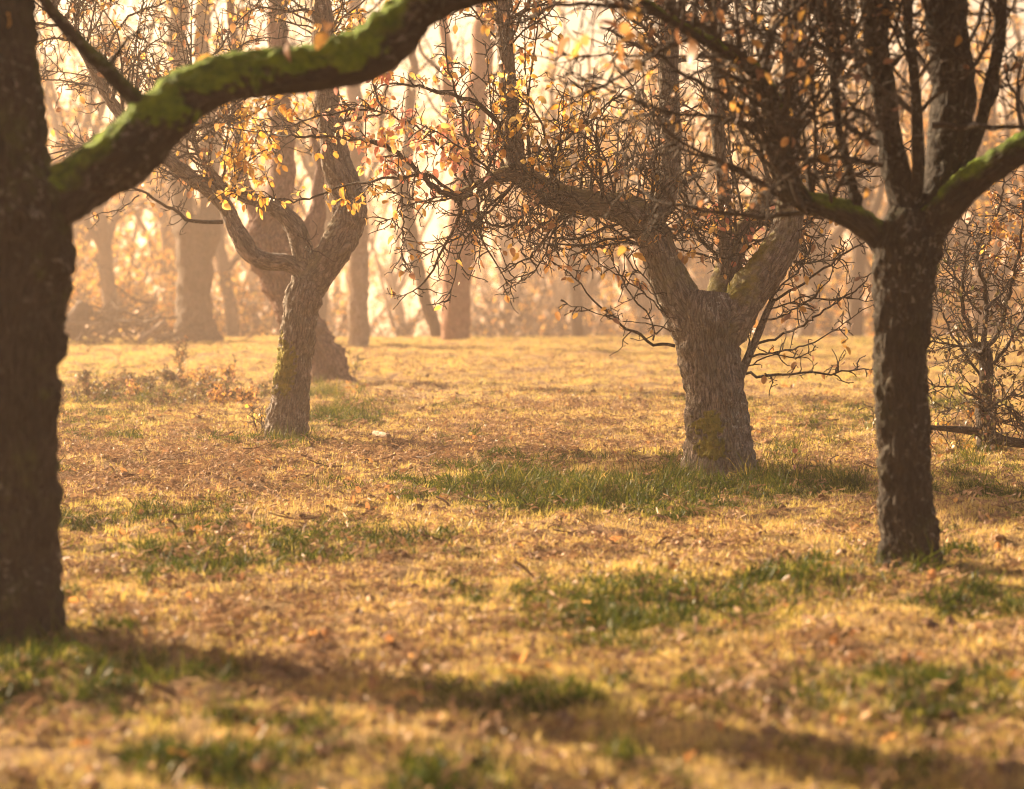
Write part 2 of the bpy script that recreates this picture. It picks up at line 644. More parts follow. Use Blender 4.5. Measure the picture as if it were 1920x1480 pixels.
class Tree:
    def __init__(self, name, label, cat, base, mat, seed, group=None):
        self.rng = np.random.default_rng(seed)
        self.base = np.array(base, float)
        self.mat, self.seed = mat, seed
        self.root = link(name, None, None, tuple(self.base))
        self.root.empty_display_size = 0.3
        tag(self.root, label, cat, group)
        self.limbs = []                        # (object, resampled rows)
        self.twigs = Buf()
        self.tw, self.td = 1.0, 1.0            # twig thickness and density
        self.tips, self.tipr = [], []

    def px_limb(self, rows, d, name='limb', step=0.02, sides=40, r_scale=1.0, **kw):
        """rows: (px, py, width_px, depth offset) along the limb's middle"""
        ctrl = []
        for r in rows:
            dd = d + (r[3] if len(r) > 3 else 0)
            p = P(r[0], r[1], dd)
            ctrl.append((*p, r[2] / 2 / ppm(dd) * r_scale))
        return self.limb(ctrl, name, step, sides, **kw)

    def limb(self, ctrl, name='limb', step=0.02, sides=40, mat=None, **kw):
        b = Buf()
        kw.setdefault('seed', self.seed + len(self.limbs) * 7)
        c = bark_tube(b, ctrl, step, sides, **kw)
        o = b.build(name, mat or self.mat, self.root, self.base)
        self.limbs.append((o, c))
        return o, c

    def branch(self, parent, pts, r0, r1=0.003, sides=7, twigs=True, dens=1.0, L=(0.10, 0.42), up=0.03):
        """one branch: a mesh of its own under its limb; its twigs go to the crown"""
        rad = np.linspace(r0, r1, len(pts))
        b = Buf()
        b.tube(pts, rad, sides)
        o = b.build('branch', M_TWIG, parent, self.base)
        if twigs:
            self.twig(pts, dens, L, up)
        return o

    def twig(self, pts, dens=1.0, L=(0.10, 0.42), up=0.03, start=0.12):
        rng = self.rng
        seg = np.linalg.norm(np.diff(pts, axis=0), axis=1)
        ln = np.concatenate([[0], np.cumsum(seg)])
        n = rng.poisson(ln[-1] * 11.5 * dens * self.td)
        for s in rng.uniform(start, 1, n) * ln[-1]:
            i = min(np.searchsorted(ln, s) - 1, len(seg) - 1)
            i = max(i, 0)
            p = pts[i] + (pts[i + 1] - pts[i]) * ((s - ln[i]) / seg[i])
            t = unit(pts[i + 1] - pts[i])
            q = rng.normal(size=3)
            q = unit(q - t * (q @ t))
            l = rng.uniform(*L) * (1.1 - 0.5 * s / ln[-1])
            ns = max(3, int(l / 0.045))
            tw = wander(rng, p, t * 0.55 + q, l, ns, 0.30, up)
            self.twigs.tube(tw, np.linspace(0.0050, 0.0027, len(tw)) * self.tw, 4, cap=False)
            self.tips.append(tw[-1])
            for k in range(1, len(tw)):
                if rng.random() < 0.62:
                    sp_ = wander(rng, tw[k], (tw[k] - tw[k - 1]) * 8 + rng.normal(size=3), rng.uniform(0.018, 0.085), 2, 0.3, up)
                    self.twigs.tube(sp_, np.array([0.0034, 0.0026, 0.0038]) * self.tw, 3, cap=False)
                    self.tips.append(sp_[-1])

    def sprout(self, li, n, t=(0.15, 1.0), L=(0.5, 1.3), up=0.10, gnarl=0.16, r=(0.007, 0.014), dens=1.0, upward=0.5, side=1.0):
        """random branches from limb li"""
        rng = self.rng
        o, c = self.limbs[li]
        m = len(c)
        for _ in range(n):
            i = int(np.clip(rng.uniform(*t) * (m - 1), 1, m - 2))
            tn = unit(c[i + 1, :3] - c[i - 1, :3])
            q = rng.normal(size=3)
            q = unit(q - tn * (q @ tn))
            d = unit(tn * 0.35 + q * side + np.array([0, 0, upward]))
            l = rng.uniform(*L)
            r0 = min(rng.uniform(*r) * (0.6 + 0.5 * l), c[i, 3] * 0.75)
            pts = wander(rng, c[i, :3] + q * c[i, 3] * 0.45, d, l, max(5, int(l / 0.09)), gnarl, up)
            self.branch(o, pts, r0, dens=dens)

    def shoots(self, li, n, t=(0.1, 1.0), L=(0.6, 1.6)):
        """straight upright water shoots from the limb's upper side"""
        rng = self.rng
        o, c = self.limbs[li]
        m = len(c)
        for _ in range(n):
            i = int(np.clip(rng.uniform(*t) * (m - 1), 1, m - 2))
            d = np.array([0, 0, 1.0]) + rng.normal(size=3) * 0.16
            l = rng.uniform(*L)
            p = c[i, :3] + np.array([rng.normal() * 0.3, rng.normal() * 0.3, 0.6]) * c[i, 3]
            pts = wander(rng, p, d, l, max(6, int(l / 0.12)), 0.045, 0.03)
            self.branch(o, pts, rng.uniform(0.006, 0.011), dens=0.75, L=(0.05, 0.22))

    def upper(self, n, L=(1.2, 2.2), per=7):  # unseen crown, added so its leaves shade the air near the camera
        """spreading limbs of the upper crown, above the photo's top edge"""
        rng = self.rng
        ends = [c for o, c in self.limbs if c[-1, 2] - self.base[2] > 3.2]
        for k in range(n):
            c = ends[k % len(ends)]
            i = int(len(c) * rng.uniform(0.72, 1.0)) - 1
            a = rng.uniform(0, 2 * np.pi)
            d = np.array([math.cos(a), math.sin(a), rng.uniform(0.2, 0.9)])
            pts = wander(rng, c[i, :3], d, rng.uniform(*L), 7, 0.12, 0.05)
            pts[:, 2] = np.maximum(pts[:, 2], c[i, 2])
            self.limb(np.hstack([pts, np.linspace(min(0.035, c[i, 3] * .8), 0.008, 8)[:, None]]), 'limb', 0.08, 10)
            self.sprout(len(self.limbs) - 1, per, L=(0.4, 1.0), dens=0.4)

    def px_branch(self, li, rows, d, r0, r1=0.003, dens=1.0, L=(0.06, 0.26), up=0.0, gn=0.02, sides=8):
        ctrl = np.array([(*P(r[0], r[1], d + (r[2] if len(r) > 2 else 0)), 0.01) for r in rows])
        c = resample(ctrl, 0.05)[:, :3]
        c = c + self.rng.normal(size=c.shape) * gn * 0.35 + gn * np.stack([perlin(c * 5), perlin(c * 5 + 20), perlin(c * 5 + 50)], 1)
        return self.branch(self.limbs[li][0], c, r0, r1, sides=sides, dens=dens, L=L, up=up)

    def finish(self, clusters=(), n_leaf=300, n_mass=0, cols='gold', base_w=0.05, size=1.0, n_top=0, framed=True):
        """the fine twigs as crown; leaves hang on its tips, the largest ones single, the rest together"""
        rng = self.rng
        crown = self.twigs.build('crown', M_TWIG, self.root, self.base)
        crown['kind'] = 'stuff'
        crown['label'] = 'tangle of fine bare twigs'
        tips = np.array(self.tips)
        if not len(tips) or n_leaf + n_mass == 0:
            return self
        px, py = proj(tips)
        w = np.full(len(tips), base_w)
        pal = np.zeros(len(tips), int)
        for k, (cx, cyy, rx, ry, wt, cname) in enumerate(clusters):
            g = wt * np.exp(-((px - cx) / rx) ** 2 - ((py - cyy) / ry) ** 2)
            pal = np.where(g > w, k + 1, pal)
            w = np.maximum(w, g)
        names = [cols] + [c[5] for c in clusters]
        inside = (px > -20) & (px < 1940) & (py > -20)
        w_in = w * inside
        clump = 0.3 + 1.4 * sstep(-0.1, 0.35, perlin(tips * 4.0 + 60))
        w_in = w_in * clump
        if w_in.sum() > 0 and n_leaf:
            pick = rng.choice(len(tips), n_leaf, p=w_in / w_in.sum())
            for i in pick:
                o = bpy.data.objects.new('leaf', LEAF_MESHES[rng.integers(6)])
                COL.objects.link(o)
                o.parent = crown
                mat3 = leaf_rot(rng).to_4x4() @ Matrix.Scale(size * rng.uniform(0.75, 1.25), 4)
                o.matrix_local = Matrix.Translation(Vector(tips[i] - self.base + rng.normal(size=3) * 0.006)) @ mat3
                cl = LEAF_COLS[names[pal[i]]]
                c = np.clip(np.array(cl[rng.integers(len(cl))]) * rng.uniform(0.8, 1.12), 0, 0.92)
                o.color = (*c, 1)
        if n_mass + n_top:
            wm = w * clump * (inside if framed else 1)
            pick = rng.choice(len(tips), n_mass, p=wm / wm.sum())
            if n_top:
                wt = ((py < -60) if framed else (tips[:, 2] > 2.9)) * 1.0
                pick = np.concatenate([pick, rng.choice(len(tips), n_top, p=wt / wt.sum())])
            b = Buf()
            for k in range(len(names)):
                sel = pick[pal[pick] == k]
                if len(sel):
                    for far_off in (False, True):
                        sub = sel[(~inside[sel] | (not framed) | (self.tw > 1.2)) == far_off]
                        if len(sub):
                            leaf_mass(b, rng, tips[sub] + rng.normal(size=(len(sub), 3)) * 0.012, LEAF_COLS[names[k]], size, simple=far_off)
            o = b.build('leaves', M_LEAF, crown, self.base, col=True)
            o['kind'] = 'stuff'
        return self


def extend(rows3, rng, L, nseg=6, gn=0.18, r_end=0.4, lean=(0, 0)):
    """carry a stem on upwards past the frame's top: rows (x,y,z,r)"""
    rows = [tuple(r) for r in rows3]
    a, b = np.array(rows[-2]), np.array(rows[-1])
    d = unit(b[:3] - a[:3])
    p, r = b[:3].copy(), b[3]
    for k in range(nseg):
        d = unit(d * 0.8 + gn * rng.normal(size=3) + np.array([lean[0], lean[1], 0.35]))
        p = p + d * L / nseg
        rows.append((*p, r * (1 - (1 - r_end) * (k + 1) / nseg)))
    return rows


def px_rows(rows, d):
    out = []
    for r in rows:
        dd = d + (r[3] if len(r) > 3 else 0)
        out.append((*P(r[0], r[1], dd), r[2] / 2 / ppm(dd)))
    return out


# ================================================================== tree 1: dark mossy tree at the left edge
D1 = 9.4
b1 = P(-8, 1212, D1)
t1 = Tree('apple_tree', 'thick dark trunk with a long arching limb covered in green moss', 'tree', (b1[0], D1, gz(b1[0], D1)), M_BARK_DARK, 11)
t1.px_limb([(-4, 1250, 268), (-8, 1200, 250), (-8, 1100, 238), (-10, 1000, 236), (-14, 850, 234), (-10, 700, 238), (0, 560, 240), (10, 470, 246), (5, 400, 240), (-15, 320, 215), (-22, 220, 205), (-32, 100, 190), (-38, 0, 182), (-42, -120, 170)], D1, 'trunk', 0.014, 110, flare=0.3, moss=0.25, amp=1.6, seed=3)
t1.px_limb([(30, 420, 110), (95, 385, 112), (145, 350, 104), (190, 318, 104), (240, 285, 114), (290, 238, 108), (350, 187, 94), (430, 152, 84), (520, 140, 84), (610, 126, 86), (680, 106, 92), (735, 66, 96), (785, 20, 78), (850, -4, 56), (950, -28, 44), (1080, -70, 36)], D1, 'limb', 0.012, 64, moss=1.0, gnarl=0.012,
           moss_spots=[(300, 205, 70, 40, 1.0), (400, 140, 120, 34, 1.0), (560, 110, 140, 26, 1.0), (680, 88, 40, 30, 1.0)])
r1 = np.random.default_rng(101)
t1.px_limb([(270, 205, 40), (245, 178, 34), (200, 130, 30), (150, 78, 26), (100, 22, 22), (60, -40, 18)], D1, 'limb', 0.015, 20, moss=0.3, gnarl=0.02)
t1.px_branch(2, [(205, 128), (232, 85), (262, 55), (290, 45)], D1, 0.012, 0.005, dens=0.4)
t1.limb(extend(px_rows([(-40, -60, 172), (-42, -120, 168)], D1), r1, 2.6, lean=(0.05, 0.15)), 'limb', 0.03, 30)
t1.limb(extend(px_rows([(-30, -40, 120), (30, -140, 100)], D1), r1, 2.2, lean=(0.25, 0.1)), 'limb', 0.03, 24)
t1.limb(extend(px_rows([(900, -20, 50), (1080, -70, 40, 0.1)], D1), r1, 1.6, lean=(0.25, -0.1)), 'limb', 0.03, 20)
t1.sprout(3, 14, L=(0.6, 1.5))
t1.sprout(4, 14, L=(0.6, 1.5))
t1.sprout(5, 10, L=(0.5, 1.2))
t1.sprout(1, 5, t=(0.75, 1), L=(0.4, 0.9), upward=0.8)
t1.sprout(1, 5, t=(0.3, 0.7), L=(0.1, 0.35), upward=1.0, r=(.005, .008), dens=.6)
t1.sprout(2, 3, t=(0.5, 1), L=(0.2, 0.5))
# the knot hole low on the left side of the trunk, with its raised bark rim
kc = P(38, 420, D1 - 0.262)
kb = Buf()
th = np.linspace(0, 2 * np.pi, 25)[:-1]
ring = np.stack([kc[0] + 0.030 * np.cos(th), kc[1] + 0.0 * th, kc[2] + 0.052 * np.sin(th)], 1)
ring = np.vstack([ring, ring[:1]])
kb.tube(ring, np.full(25, .016), 10, cap=False)
knot = kb.build('knot_rim', M_BARK_DARK, t1.root, t1.base)
hb_ = Buf()
hb_.add(np.vstack([[kc + np.array([0, .02, 0])], np.stack([kc[0] + .028 * np.cos(th), kc[1] + .004 + 0 * th, kc[2] + .05 * np.sin(th)], 1)]), [np.array([(0, 1 + i, 1 + (i + 1) % 24) for i in range(24)])])
hb_.build('knot_hole', M_HOLE, knot, t1.base)
t1.upper(34, L=(1.4, 2.8), per=6)
t1.finish(n_leaf=0, n_mass=25, cols='brown', n_top=13000, size=1.25)  # leaves above the frame made dense to dim the near haze

# ================================================================== tree 2: dark tree on the right
D2 = 11.6
b2 = P(1708, 1080, D2)
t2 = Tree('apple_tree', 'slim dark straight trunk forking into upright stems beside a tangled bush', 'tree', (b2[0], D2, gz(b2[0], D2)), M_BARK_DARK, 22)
t2.td = 1.4
r2 = np.random.default_rng(202)
t2.px_limb([(1710, 1105, 122), (1708, 1075, 114), (1704, 1000, 105), (1698, 900, 100), (1694, 800, 98), (1690, 700, 97), (1691, 620, 101), (1696, 540, 110), (1702, 480, 122), (1710, 430, 122), (1716, 395, 100)], D2, 'trunk', 0.012, 90, flare=0.4, moss=0.1, amp=1.5)
t2.px_limb([(1690, 500, 60), (1655, 462, 52), (1625, 425, 50), (1590, 400, 48), (1550, 387, 42), (1510, 380, 42), (1482, 352, 42, -.05), (1465, 300, 42, -.1), (1455, 240, 38, -.15), (1440, 170, 32, -.2), (1400, 120, 26, -.3), (1340, 82, 22, -.35), (1270, 42, 18, -.4), (1200, -6, 14, -.45)], D2, 'limb', 0.012, 40, moss=0.7, gnarl=0.02)
t2.limb(extend(px_rows([(1712, 450, 64), (1698, 380, 58), (1684, 320, 52), (1665, 240, 48), (1652, 150, 46), (1640, 50, 42), (1634, -50, 40)], D2), r2, 2.4, lean=(-0.05, 0.1)), 'limb', 0.013, 40, gnarl=0.015)
t2.limb(extend(px_rows([(1725, 450, 80), (1755, 385, 82, .05), (1776, 320, 84, .1), (1785, 200, 84, .1), (1780, 80, 80, .1), (1770, -50, 74, .1)], D2), r2, 2.4, lean=(0.05, 0.15)), 'limb', 0.013, 56, gnarl=0.015)
t2.limb(extend(px_rows([(1725, 470, 70), (1755, 420, 64, -.08), (1795, 368, 60, -.15), (1845, 322, 56, -.2), (1905, 285, 54, -.25), (1975, 240, 50, -.3)], D2), r2, 1.8, lean=(0.35, 0)), 'limb', 0.013, 44, moss=0.85, gnarl=0.015)
t2.limb(extend(px_rows([(1780, 380, 30), (1815, 290, 26), (1850, 170, 24), (1872, 60, 22), (1885, -40, 20)], D2), r2, 1.2), 'limb', 0.02, 20, gnarl=0.03)
t2.limb(extend(px_rows([(1600, 400, 26), (1604, 372, 28), (1598, 350, 20), (1575, 200, 16), (1560, 80, 14), (1555, -30, 12)], D2), r2, 1.0), 'limb', 0.02, 18, gnarl=0.03)
t2.limb(extend(px_rows([(1710, 400, 28), (1722, 300, 24, -.1), (1716, 150, 20, -.15), (1700, -20, 16, -.15)], D2), r2, 1.0), 'limb', 0.02, 18, gnarl=0.03)
t2.px_branch(2, [(1660, 305), (1610, 300), (1560, 298), (1500, 300), (1450, 302), (1410, 258), (1372, 190), (1345, 120), (1330, 40)], D2 - 0.2, 0.013, 0.005, dens=0.6)
t2.px_branch(2, [(1650, 266), (1618, 258), (1596, 244), (1584, 226)], D2 - 0.1, 0.018, 0.012, dens=0.2)
t2.px_branch(2, [(1648, 230), (1600, 205), (1540, 212), (1500, 235)], D2 + 0.1, 0.014, 0.006)
t2.px_branch(2, [(1646, 120), (1590, 100), (1530, 80), (1480, 70), (1400, 50)], D2, 0.014, 0.006)
t2.px_branch(3, [(1740, 230), (1800, 236), (1860, 238), (1940, 240)], D2 - 0.3, 0.016, 0.009, dens=0.5)
t2.px_branch(1, [(1500, 378), (1480, 340), (1440, 290), (1420, 230), (1380, 190), (1300, 150), (1210, 95), (1120, 50)], D2 - 0.25, 0.016, 0.006, dens=0.7)
t2.px_branch(1, [(1440, 175), (1380, 150), (1330, 128), (1275, 150), (1230, 190)], D2 - 0.3, 0.012, 0.005)
t2.px_branch(1, [(1400, 122), (1340, 60), (1260, 30), (1150, 10), (1050, 15), (985, 40), (940, 45)], D2 - 0.35, 0.016, 0.006, dens=0.8)
t2.px_branch(1, [(1300, 60), (1250, 90), (1150, 150), (1080, 180), (1020, 210)], D2 - 0.3, 0.010, 0.004, dens=0.6)
for li, n, m in ((1, 24, 14), (2, 28, 12), (3, 28, 12), (4, 14, 14), (5, 14, 4), (6, 14, 2), (7, 14, 2)):
    t2.sprout(li, int(n * 1.5), t=(0.2, 1), L=(0.35, 1.3), up=0.08, gnarl=0.2, upward=0.9)
    t2.shoots(li, m, t=(0.25, 0.95), L=(0.6, 1.5))
t2.upper(18)
t2.finish([(1450, 60, 200, 120, 0.3, 'brown')], n_leaf=60, n_mass=160, cols='brown', base_w=0.08, n_top=5000, size=.8)

# ================================================================== tree 3: grey forked tree right of the middle
D3 = 16.9
b3 = P(1350, 897, D3)
t3 = Tree('apple_tree', 'stout trunk with a yellow moss patch low on its bark', 'tree', (b3[0], D3, gz(b3[0], D3)), M_BARK, 33)
t3.td = 1.55
r3 = np.random.default_rng(303)
t3.px_limb([(1353, 925, 142), (1352, 895, 136), (1350, 850, 128), (1346, 800, 122), (1340, 740, 115), (1334, 690, 113), (1326, 640, 118), (1322, 600, 128), (1322, 565, 118), (1324, 545, 90)], D3, 'trunk', 0.011, 130, flare=0.36, moss=0.1, amp=1.35,
           moss_spots=[(1327, 800, 34, 26, 0.9), (1332, 832, 32, 28, 1.0), (1545, 600, 10, 10, 0)], seed=8)
t3.limb(px_rows([(1318, 640, 80), (1300, 605, 88), (1275, 568, 84), (1248, 510, 72), (1228, 455, 66), (1200, 410, 66), (1155, 388, 52), (1095, 380, 50), (1045, 368, 50), (1002, 346, 46), (968, 326, 36), (930, 335, 24), (885, 358, 21), (850, 372, 20)], D3), 'limb', 0.012, 64, moss=0.35, gnarl=0.01)
t3.limb(extend(px_rows([(1000, 348, 30), (972, 318, 38), (960, 250, 36), (952, 150, 33), (945, 50, 30), (940, -40, 28)], D3), r3, 1.8, lean=(0, .05)), 'limb', 0.015, 36, gnarl=0.015)
t3.limb(extend(px_rows([(1215, 430, 40), (1245, 372, 42), (1257, 310, 40), (1258, 230, 38), (1255, 130, 36), (1250, 0, 34), (1248, -50, 32)], D3), r3, 2.0), 'limb', 0.015, 40, moss=0.3, gnarl=0.015)
t3.limb(px_rows([(1335, 590, 60), (1352, 545, 50, .1), (1368, 500, 44, .15), (1388, 448, 40, .2), (1422, 392, 32, .2), (1450, 352, 26, .15), (1475, 320, 22, .1)], D3), 'limb', 0.013, 40, moss=0.5, gnarl=0.02)
t3.limb(extend(px_rows([(1362, 520, 34, .12), (1358, 430, 28, .1), (1352, 320, 26), (1346, 180, 24), (1340, 50, 22), (1336, -40, 20)], D3), r3, 1.4), 'limb', 0.015, 28, gnarl=0.02)
t3.limb(extend(px_rows([(1345, 640, 84), (1370, 600, 88), (1403, 552, 76), (1444, 500, 68), (1472, 440, 60), (1481, 370, 48), (1479, 280, 44), (1484, 150, 42), (1490, 0, 38), (1492, -60, 36)], D3), r3, 2.0, lean=(.05, 0)), 'limb', 0.012, 56, moss=0.75, gnarl=0.012)
# the low spray of shoots right of the trunk
t3.limb(px_rows([(1383, 712, 22), (1400, 675, 18), (1420, 630, 15), (1436, 590, 13), (1450, 560, 11)], D3 + .05), 'limb', 0.02, 14)
for rows, rr in (([(1445, 565), (1478, 548), (1530, 515), (1580, 478), (1650, 440), (1700, 420)], .011),
                 ([(1432, 600), (1480, 585), (1540, 545), (1572, 490), (1600, 430)], .008),
                 ([(1412, 650), (1470, 625), (1540, 590), (1600, 545), (1650, 500), (1700, 470)], .010),
                 ([(1404, 665), (1460, 660), (1530, 640), (1590, 600), (1640, 560)], .008),
                 ([(1395, 700), (1440, 703), (1500, 703), (1560, 700), (1620, 692), (1680, 675)], .011),
                 ([(1440, 580), (1500, 560), (1570, 562), (1650, 562)], .006),
                 ([(1450, 560), (1460, 500), (1490, 440), (1540, 400), (1600, 370)], .010),
                 ([(1448, 562), (1490, 510), (1530, 440), (1560, 380)], .007),
                 ([(1402, 672), (1406, 600), (1412, 540), (1420, 470)], .007),
                 ([(1436, 590), (1448, 520), (1452, 470), (1460, 400)], .007),
                 ([(1398, 690), (1440, 665), (1490, 668), (1530, 655)], .006)):
    t3.px_branch(7, [(a, b, t3.rng.normal() * 0.12) for a, b in rows], D3, rr, 0.003, dens=0.7, L=(0.05, 0.24))
# low shoots left of the trunk
for rows, rr in (([(1268, 652), (1215, 640), (1165, 608), (1110, 560), (1065, 510), (1020, 482)], .012),
                 ([(1225, 642), (1222, 600), (1190, 560), (1160, 510), (1130, 450), (1100, 420)], .007),
                 ([(1262, 600), (1225, 565), (1180, 530), (1120, 490), (1080, 440), (1060, 405)], .006),
                 ([(1250, 600), (1220, 540), (1180, 490), (1150, 440), (1130, 405)], .006),
                 ([(1270, 622), (1225, 608), (1170, 600)], .005),
                 ([(1160, 605), (1120, 590), (1090, 575), (1060, 570)], .004)):
    t3.px_branch(1, rows, D3 - .1, rr, 0.003, dens=0.8, L=(0.05, 0.22))
# hanging branches and the long lichened branches to the left
for rows, rr, dn in (([(1056, 402), (1030, 440), (1000, 472), (982, 490), (950, 500), (932, 506)], .011, .5),
                     ([(985, 488), (970, 450), (955, 420)], .006, .8),
                     ([(855, 372), (815, 350), (775, 315), (745, 285), (705, 268), (640, 258), (560, 256), (480, 248), (430, 240)], .020, .7),
                     ([(862, 370), (800, 333), (735, 335), (660, 348), (590, 368), (530, 375), (470, 365), (410, 345)], .013, .8),
                     ([(760, 340), (754, 400), (757, 450), (752, 500)], .007, .9),
                     ([(858, 372), (880, 420), (893, 455), (905, 468)], .008, .9),
                     ([(860, 370), (820, 375), (780, 378), (730, 362), (690, 345)], .007, 1.),
                     ([(960, 318), (945, 262), (925, 220), (890, 192), (850, 180), (790, 164), (740, 160), (690, 175)], .026, .8),
                     ([(885, 355), (850, 300), (810, 260), (760, 230), (700, 205), (640, 190)], .013, .9),
                     ([(890, 350), (880, 300), (878, 250), (860, 200), (840, 120), (830, 40)], .016, .9),
                     ([(905, 345), (925, 290), (935, 230), (920, 150)], .009, .9),
                     ([(850, 372), (800, 372), (745, 395), (715, 425)], .006, 1.),
                     ([(700, 205), (620, 215), (550, 235), (480, 240)], .009, .9),
                     ([(720, 210), (700, 150), (690, 90), (670, 20)], .009, .9),
                     ([(1030, 350), (1040, 290), (1095, 230), (1170, 170), (1235, 130)], .014, .7),
                     ([(1240, 430), (1210, 415), (1260, 400), (1290, 425), (1330, 420), (1360, 390), (1400, 300)], .010, .6)):
    t3.px_branch(1, [(a, b, t3.rng.normal() * 0.10 - 0.1) for a, b in rows], D3, rr, 0.0035, dens=dn * 1.25, L=(0.06, 0.32))
for li, n, m in ((1, 50, 14), (2, 52, 4), (3, 56, 5), (4, 30, 4), (5, 46, 4), (6, 56, 6)):
    t3.sprout(li, n, t=(0.3, 1), L=(0.3, 1.3), up=0.03, gnarl=0.2, upward=0.3)
    t3.shoots(li, m, t=(0.3, 0.98), L=(0.6, 1.7))
t3.upper(18)
t3.finish([(760, 250, 130, 90, 1.3, 'mixed'), (700, 160, 130, 90, 1.0, 'mixed'), (620, 330, 120, 50, 1.0, 'gold'), (480, 330, 60, 80, 1.3, 'gold'), (1020, 170, 130, 140, 0.45, 'gold'), (1150, 480, 90, 80, 0.25, 'brown'), (1380, 420, 60, 60, 0.4, 'mixed'),
           (930, 60, 100, 100, 0.4, 'brown')], n_leaf=300, n_mass=2000, cols='brown', base_w=0.10, n_top=1500, size=.9)

# ================================================================== tree 4: forked tree left of the middle
D4 = 20.5
b4 = P(537, 826, D4)
t4 = Tree('apple_tree', 'forked brown tree with a mossy side, in front of the leaning old trunk', 'tree', (b4[0], D4, gz(b4[0], D4)), M_BARK, 44)
t4.td = 1.3
r4 = np.random.default_rng(404)
t4.px_limb([(536, 850, 84), (537, 825, 80), (540, 780, 74), (546, 730, 68), (552, 690, 64), (557, 640, 64), (564, 590, 66), (570, 555, 70), (578, 525, 62)], D4, 'trunk', 0.012, 100, flare=0.36, moss=0.1, amp=1.35, moss_spots=[(530, 690, 26, 60, 0.8)])
t4.limb(extend(px_rows([(568, 560, 60), (590, 522, 64), (618, 480, 64), (644, 435, 64), (655, 395, 66), (645, 350, 60), (630, 305, 54), (622, 260, 50), (614, 200, 46), (608, 100, 42), (600, 0, 38), (598, -50, 36)], D4), r4, 2.4), 'limb', 0.013, 64, gnarl=0.02, moss=0.2)
t4.limb(extend(px_rows([(575, 525, 30), (558, 505, 32), (535, 493, 34), (495, 489, 35), (464, 472, 35), (443, 432, 33), (424, 392, 30), (400, 365, 28), (360, 335, 28), (320, 303, 26), (285, 268, 24)], D4), r4, 2.2, lean=(-.2, 0)), 'limb', 0.013, 36, gnarl=0.02)
t4.limb(extend(px_rows([(580, 525, 40), (568, 470, 42), (552, 425, 38), (524, 396, 32), (485, 380, 26), (440, 365, 18, .1), (400, 330, 14, .2)], D4), r4, 1.0, lean=(-.1, 0)), 'limb', 0.014, 30, gnarl=0.02)
t4.px_branch(2, [(414, 418), (380, 418), (350, 415), (325, 393), (290, 372), (255, 352), (225, 350)], D4 - .05, 0.019, 0.008, dens=0.9)
t4.px_branch(2, [(340, 400), (352, 370), (358, 340)], D4 - .05, 0.006)
t4.px_branch(2, [(265, 365), (225, 390), (190, 400), (160, 415)], D4 - .1, 0.007, dens=1.2)
t4.px_branch(1, [(625, 270), (580, 235), (545, 210), (520, 190)], D4, 0.010)
t4.px_branch(1, [(618, 230), (660, 225), (710, 215), (745, 205)], D4, 0.018, 0.007)
t4.px_branch(3, [(560, 440), (572, 455), (585, 470), (590, 490)], D4 - .2, 0.008, dens=0.7)
for li, n, m in ((1, 72, 8), (2, 52, 6), (3, 36, 4)):
    t4.sprout(li, n, t=(0.42, 1), L=(0.3, 1.3), up=0.02, gnarl=0.2, upward=0.3)
    t4.shoots(li, m, t=(0.5, 0.95), L=(0.5, 1.5))
t4.upper(8, L=(1.2, 2.0), per=5)
t4.finish([(490, 330, 60, 90, 1.4, 'gold'), (470, 420, 30, 40, 1.2, 'gold'), (520, 220, 60, 40, 1.0, 'gold'), (700, 60, 90, 90, 0.5, 'gold'), (660, 40, 60, 60, 0.6, 'gold'), (580, 340, 50, 40, .5, 'mixed')], n_leaf=300, n_mass=650, cols='brown', base_w=0.07, n_top=500)

# ================================================================== added trees outside the frame, put there to shade the air near the camera
def shade_tree(label, x, y, seed, n_top):
    t = Tree('apple_tree', label, 'tree', (x, y, gz(x, y)), M_BARK, seed)
    t.limb([(x, y, -0.1, .24), (x + .02, y, .6, .2), (x + .1, y, 1.4, .19), (x + .15, y, 1.9, .17)], 'trunk', 0.03, 50, flare=.2)
    for a in range(6):
        q = np.array([math.cos(a * 1.05), math.sin(a * 1.05), 0])
        p0 = np.array([x + .13, y, 1.7])
        t.limb([(*(p0 + q * r_ + np.array([0, 0, z_])), w_) for r_, z_, w_ in ((0, 0, .1), (.35, .7, .085), (.8, 1.5, .065), (1.2, 2.4, .05), (1.5, 3.2, .035))], 'limb', 0.05, 20, gnarl=.06)
        t.sprout(a + 1, 8, t=(.4, 1), dens=.5)
    t.upper(30, L=(1.2, 2.2), per=6)
    t.finish(framed=False, n_leaf=0, n_mass=300, cols='gold', n_top=n_top, size=1.4)


shade_tree('added unseen shade tree full of golden leaves next to the mossy-limbed trunk', -6.1, 9.2, 99, 15000)
shade_tree('added unseen shade tree full of golden leaves in front of the mossy-limbed trunk', -3.7, 6.4, 97, 15000)

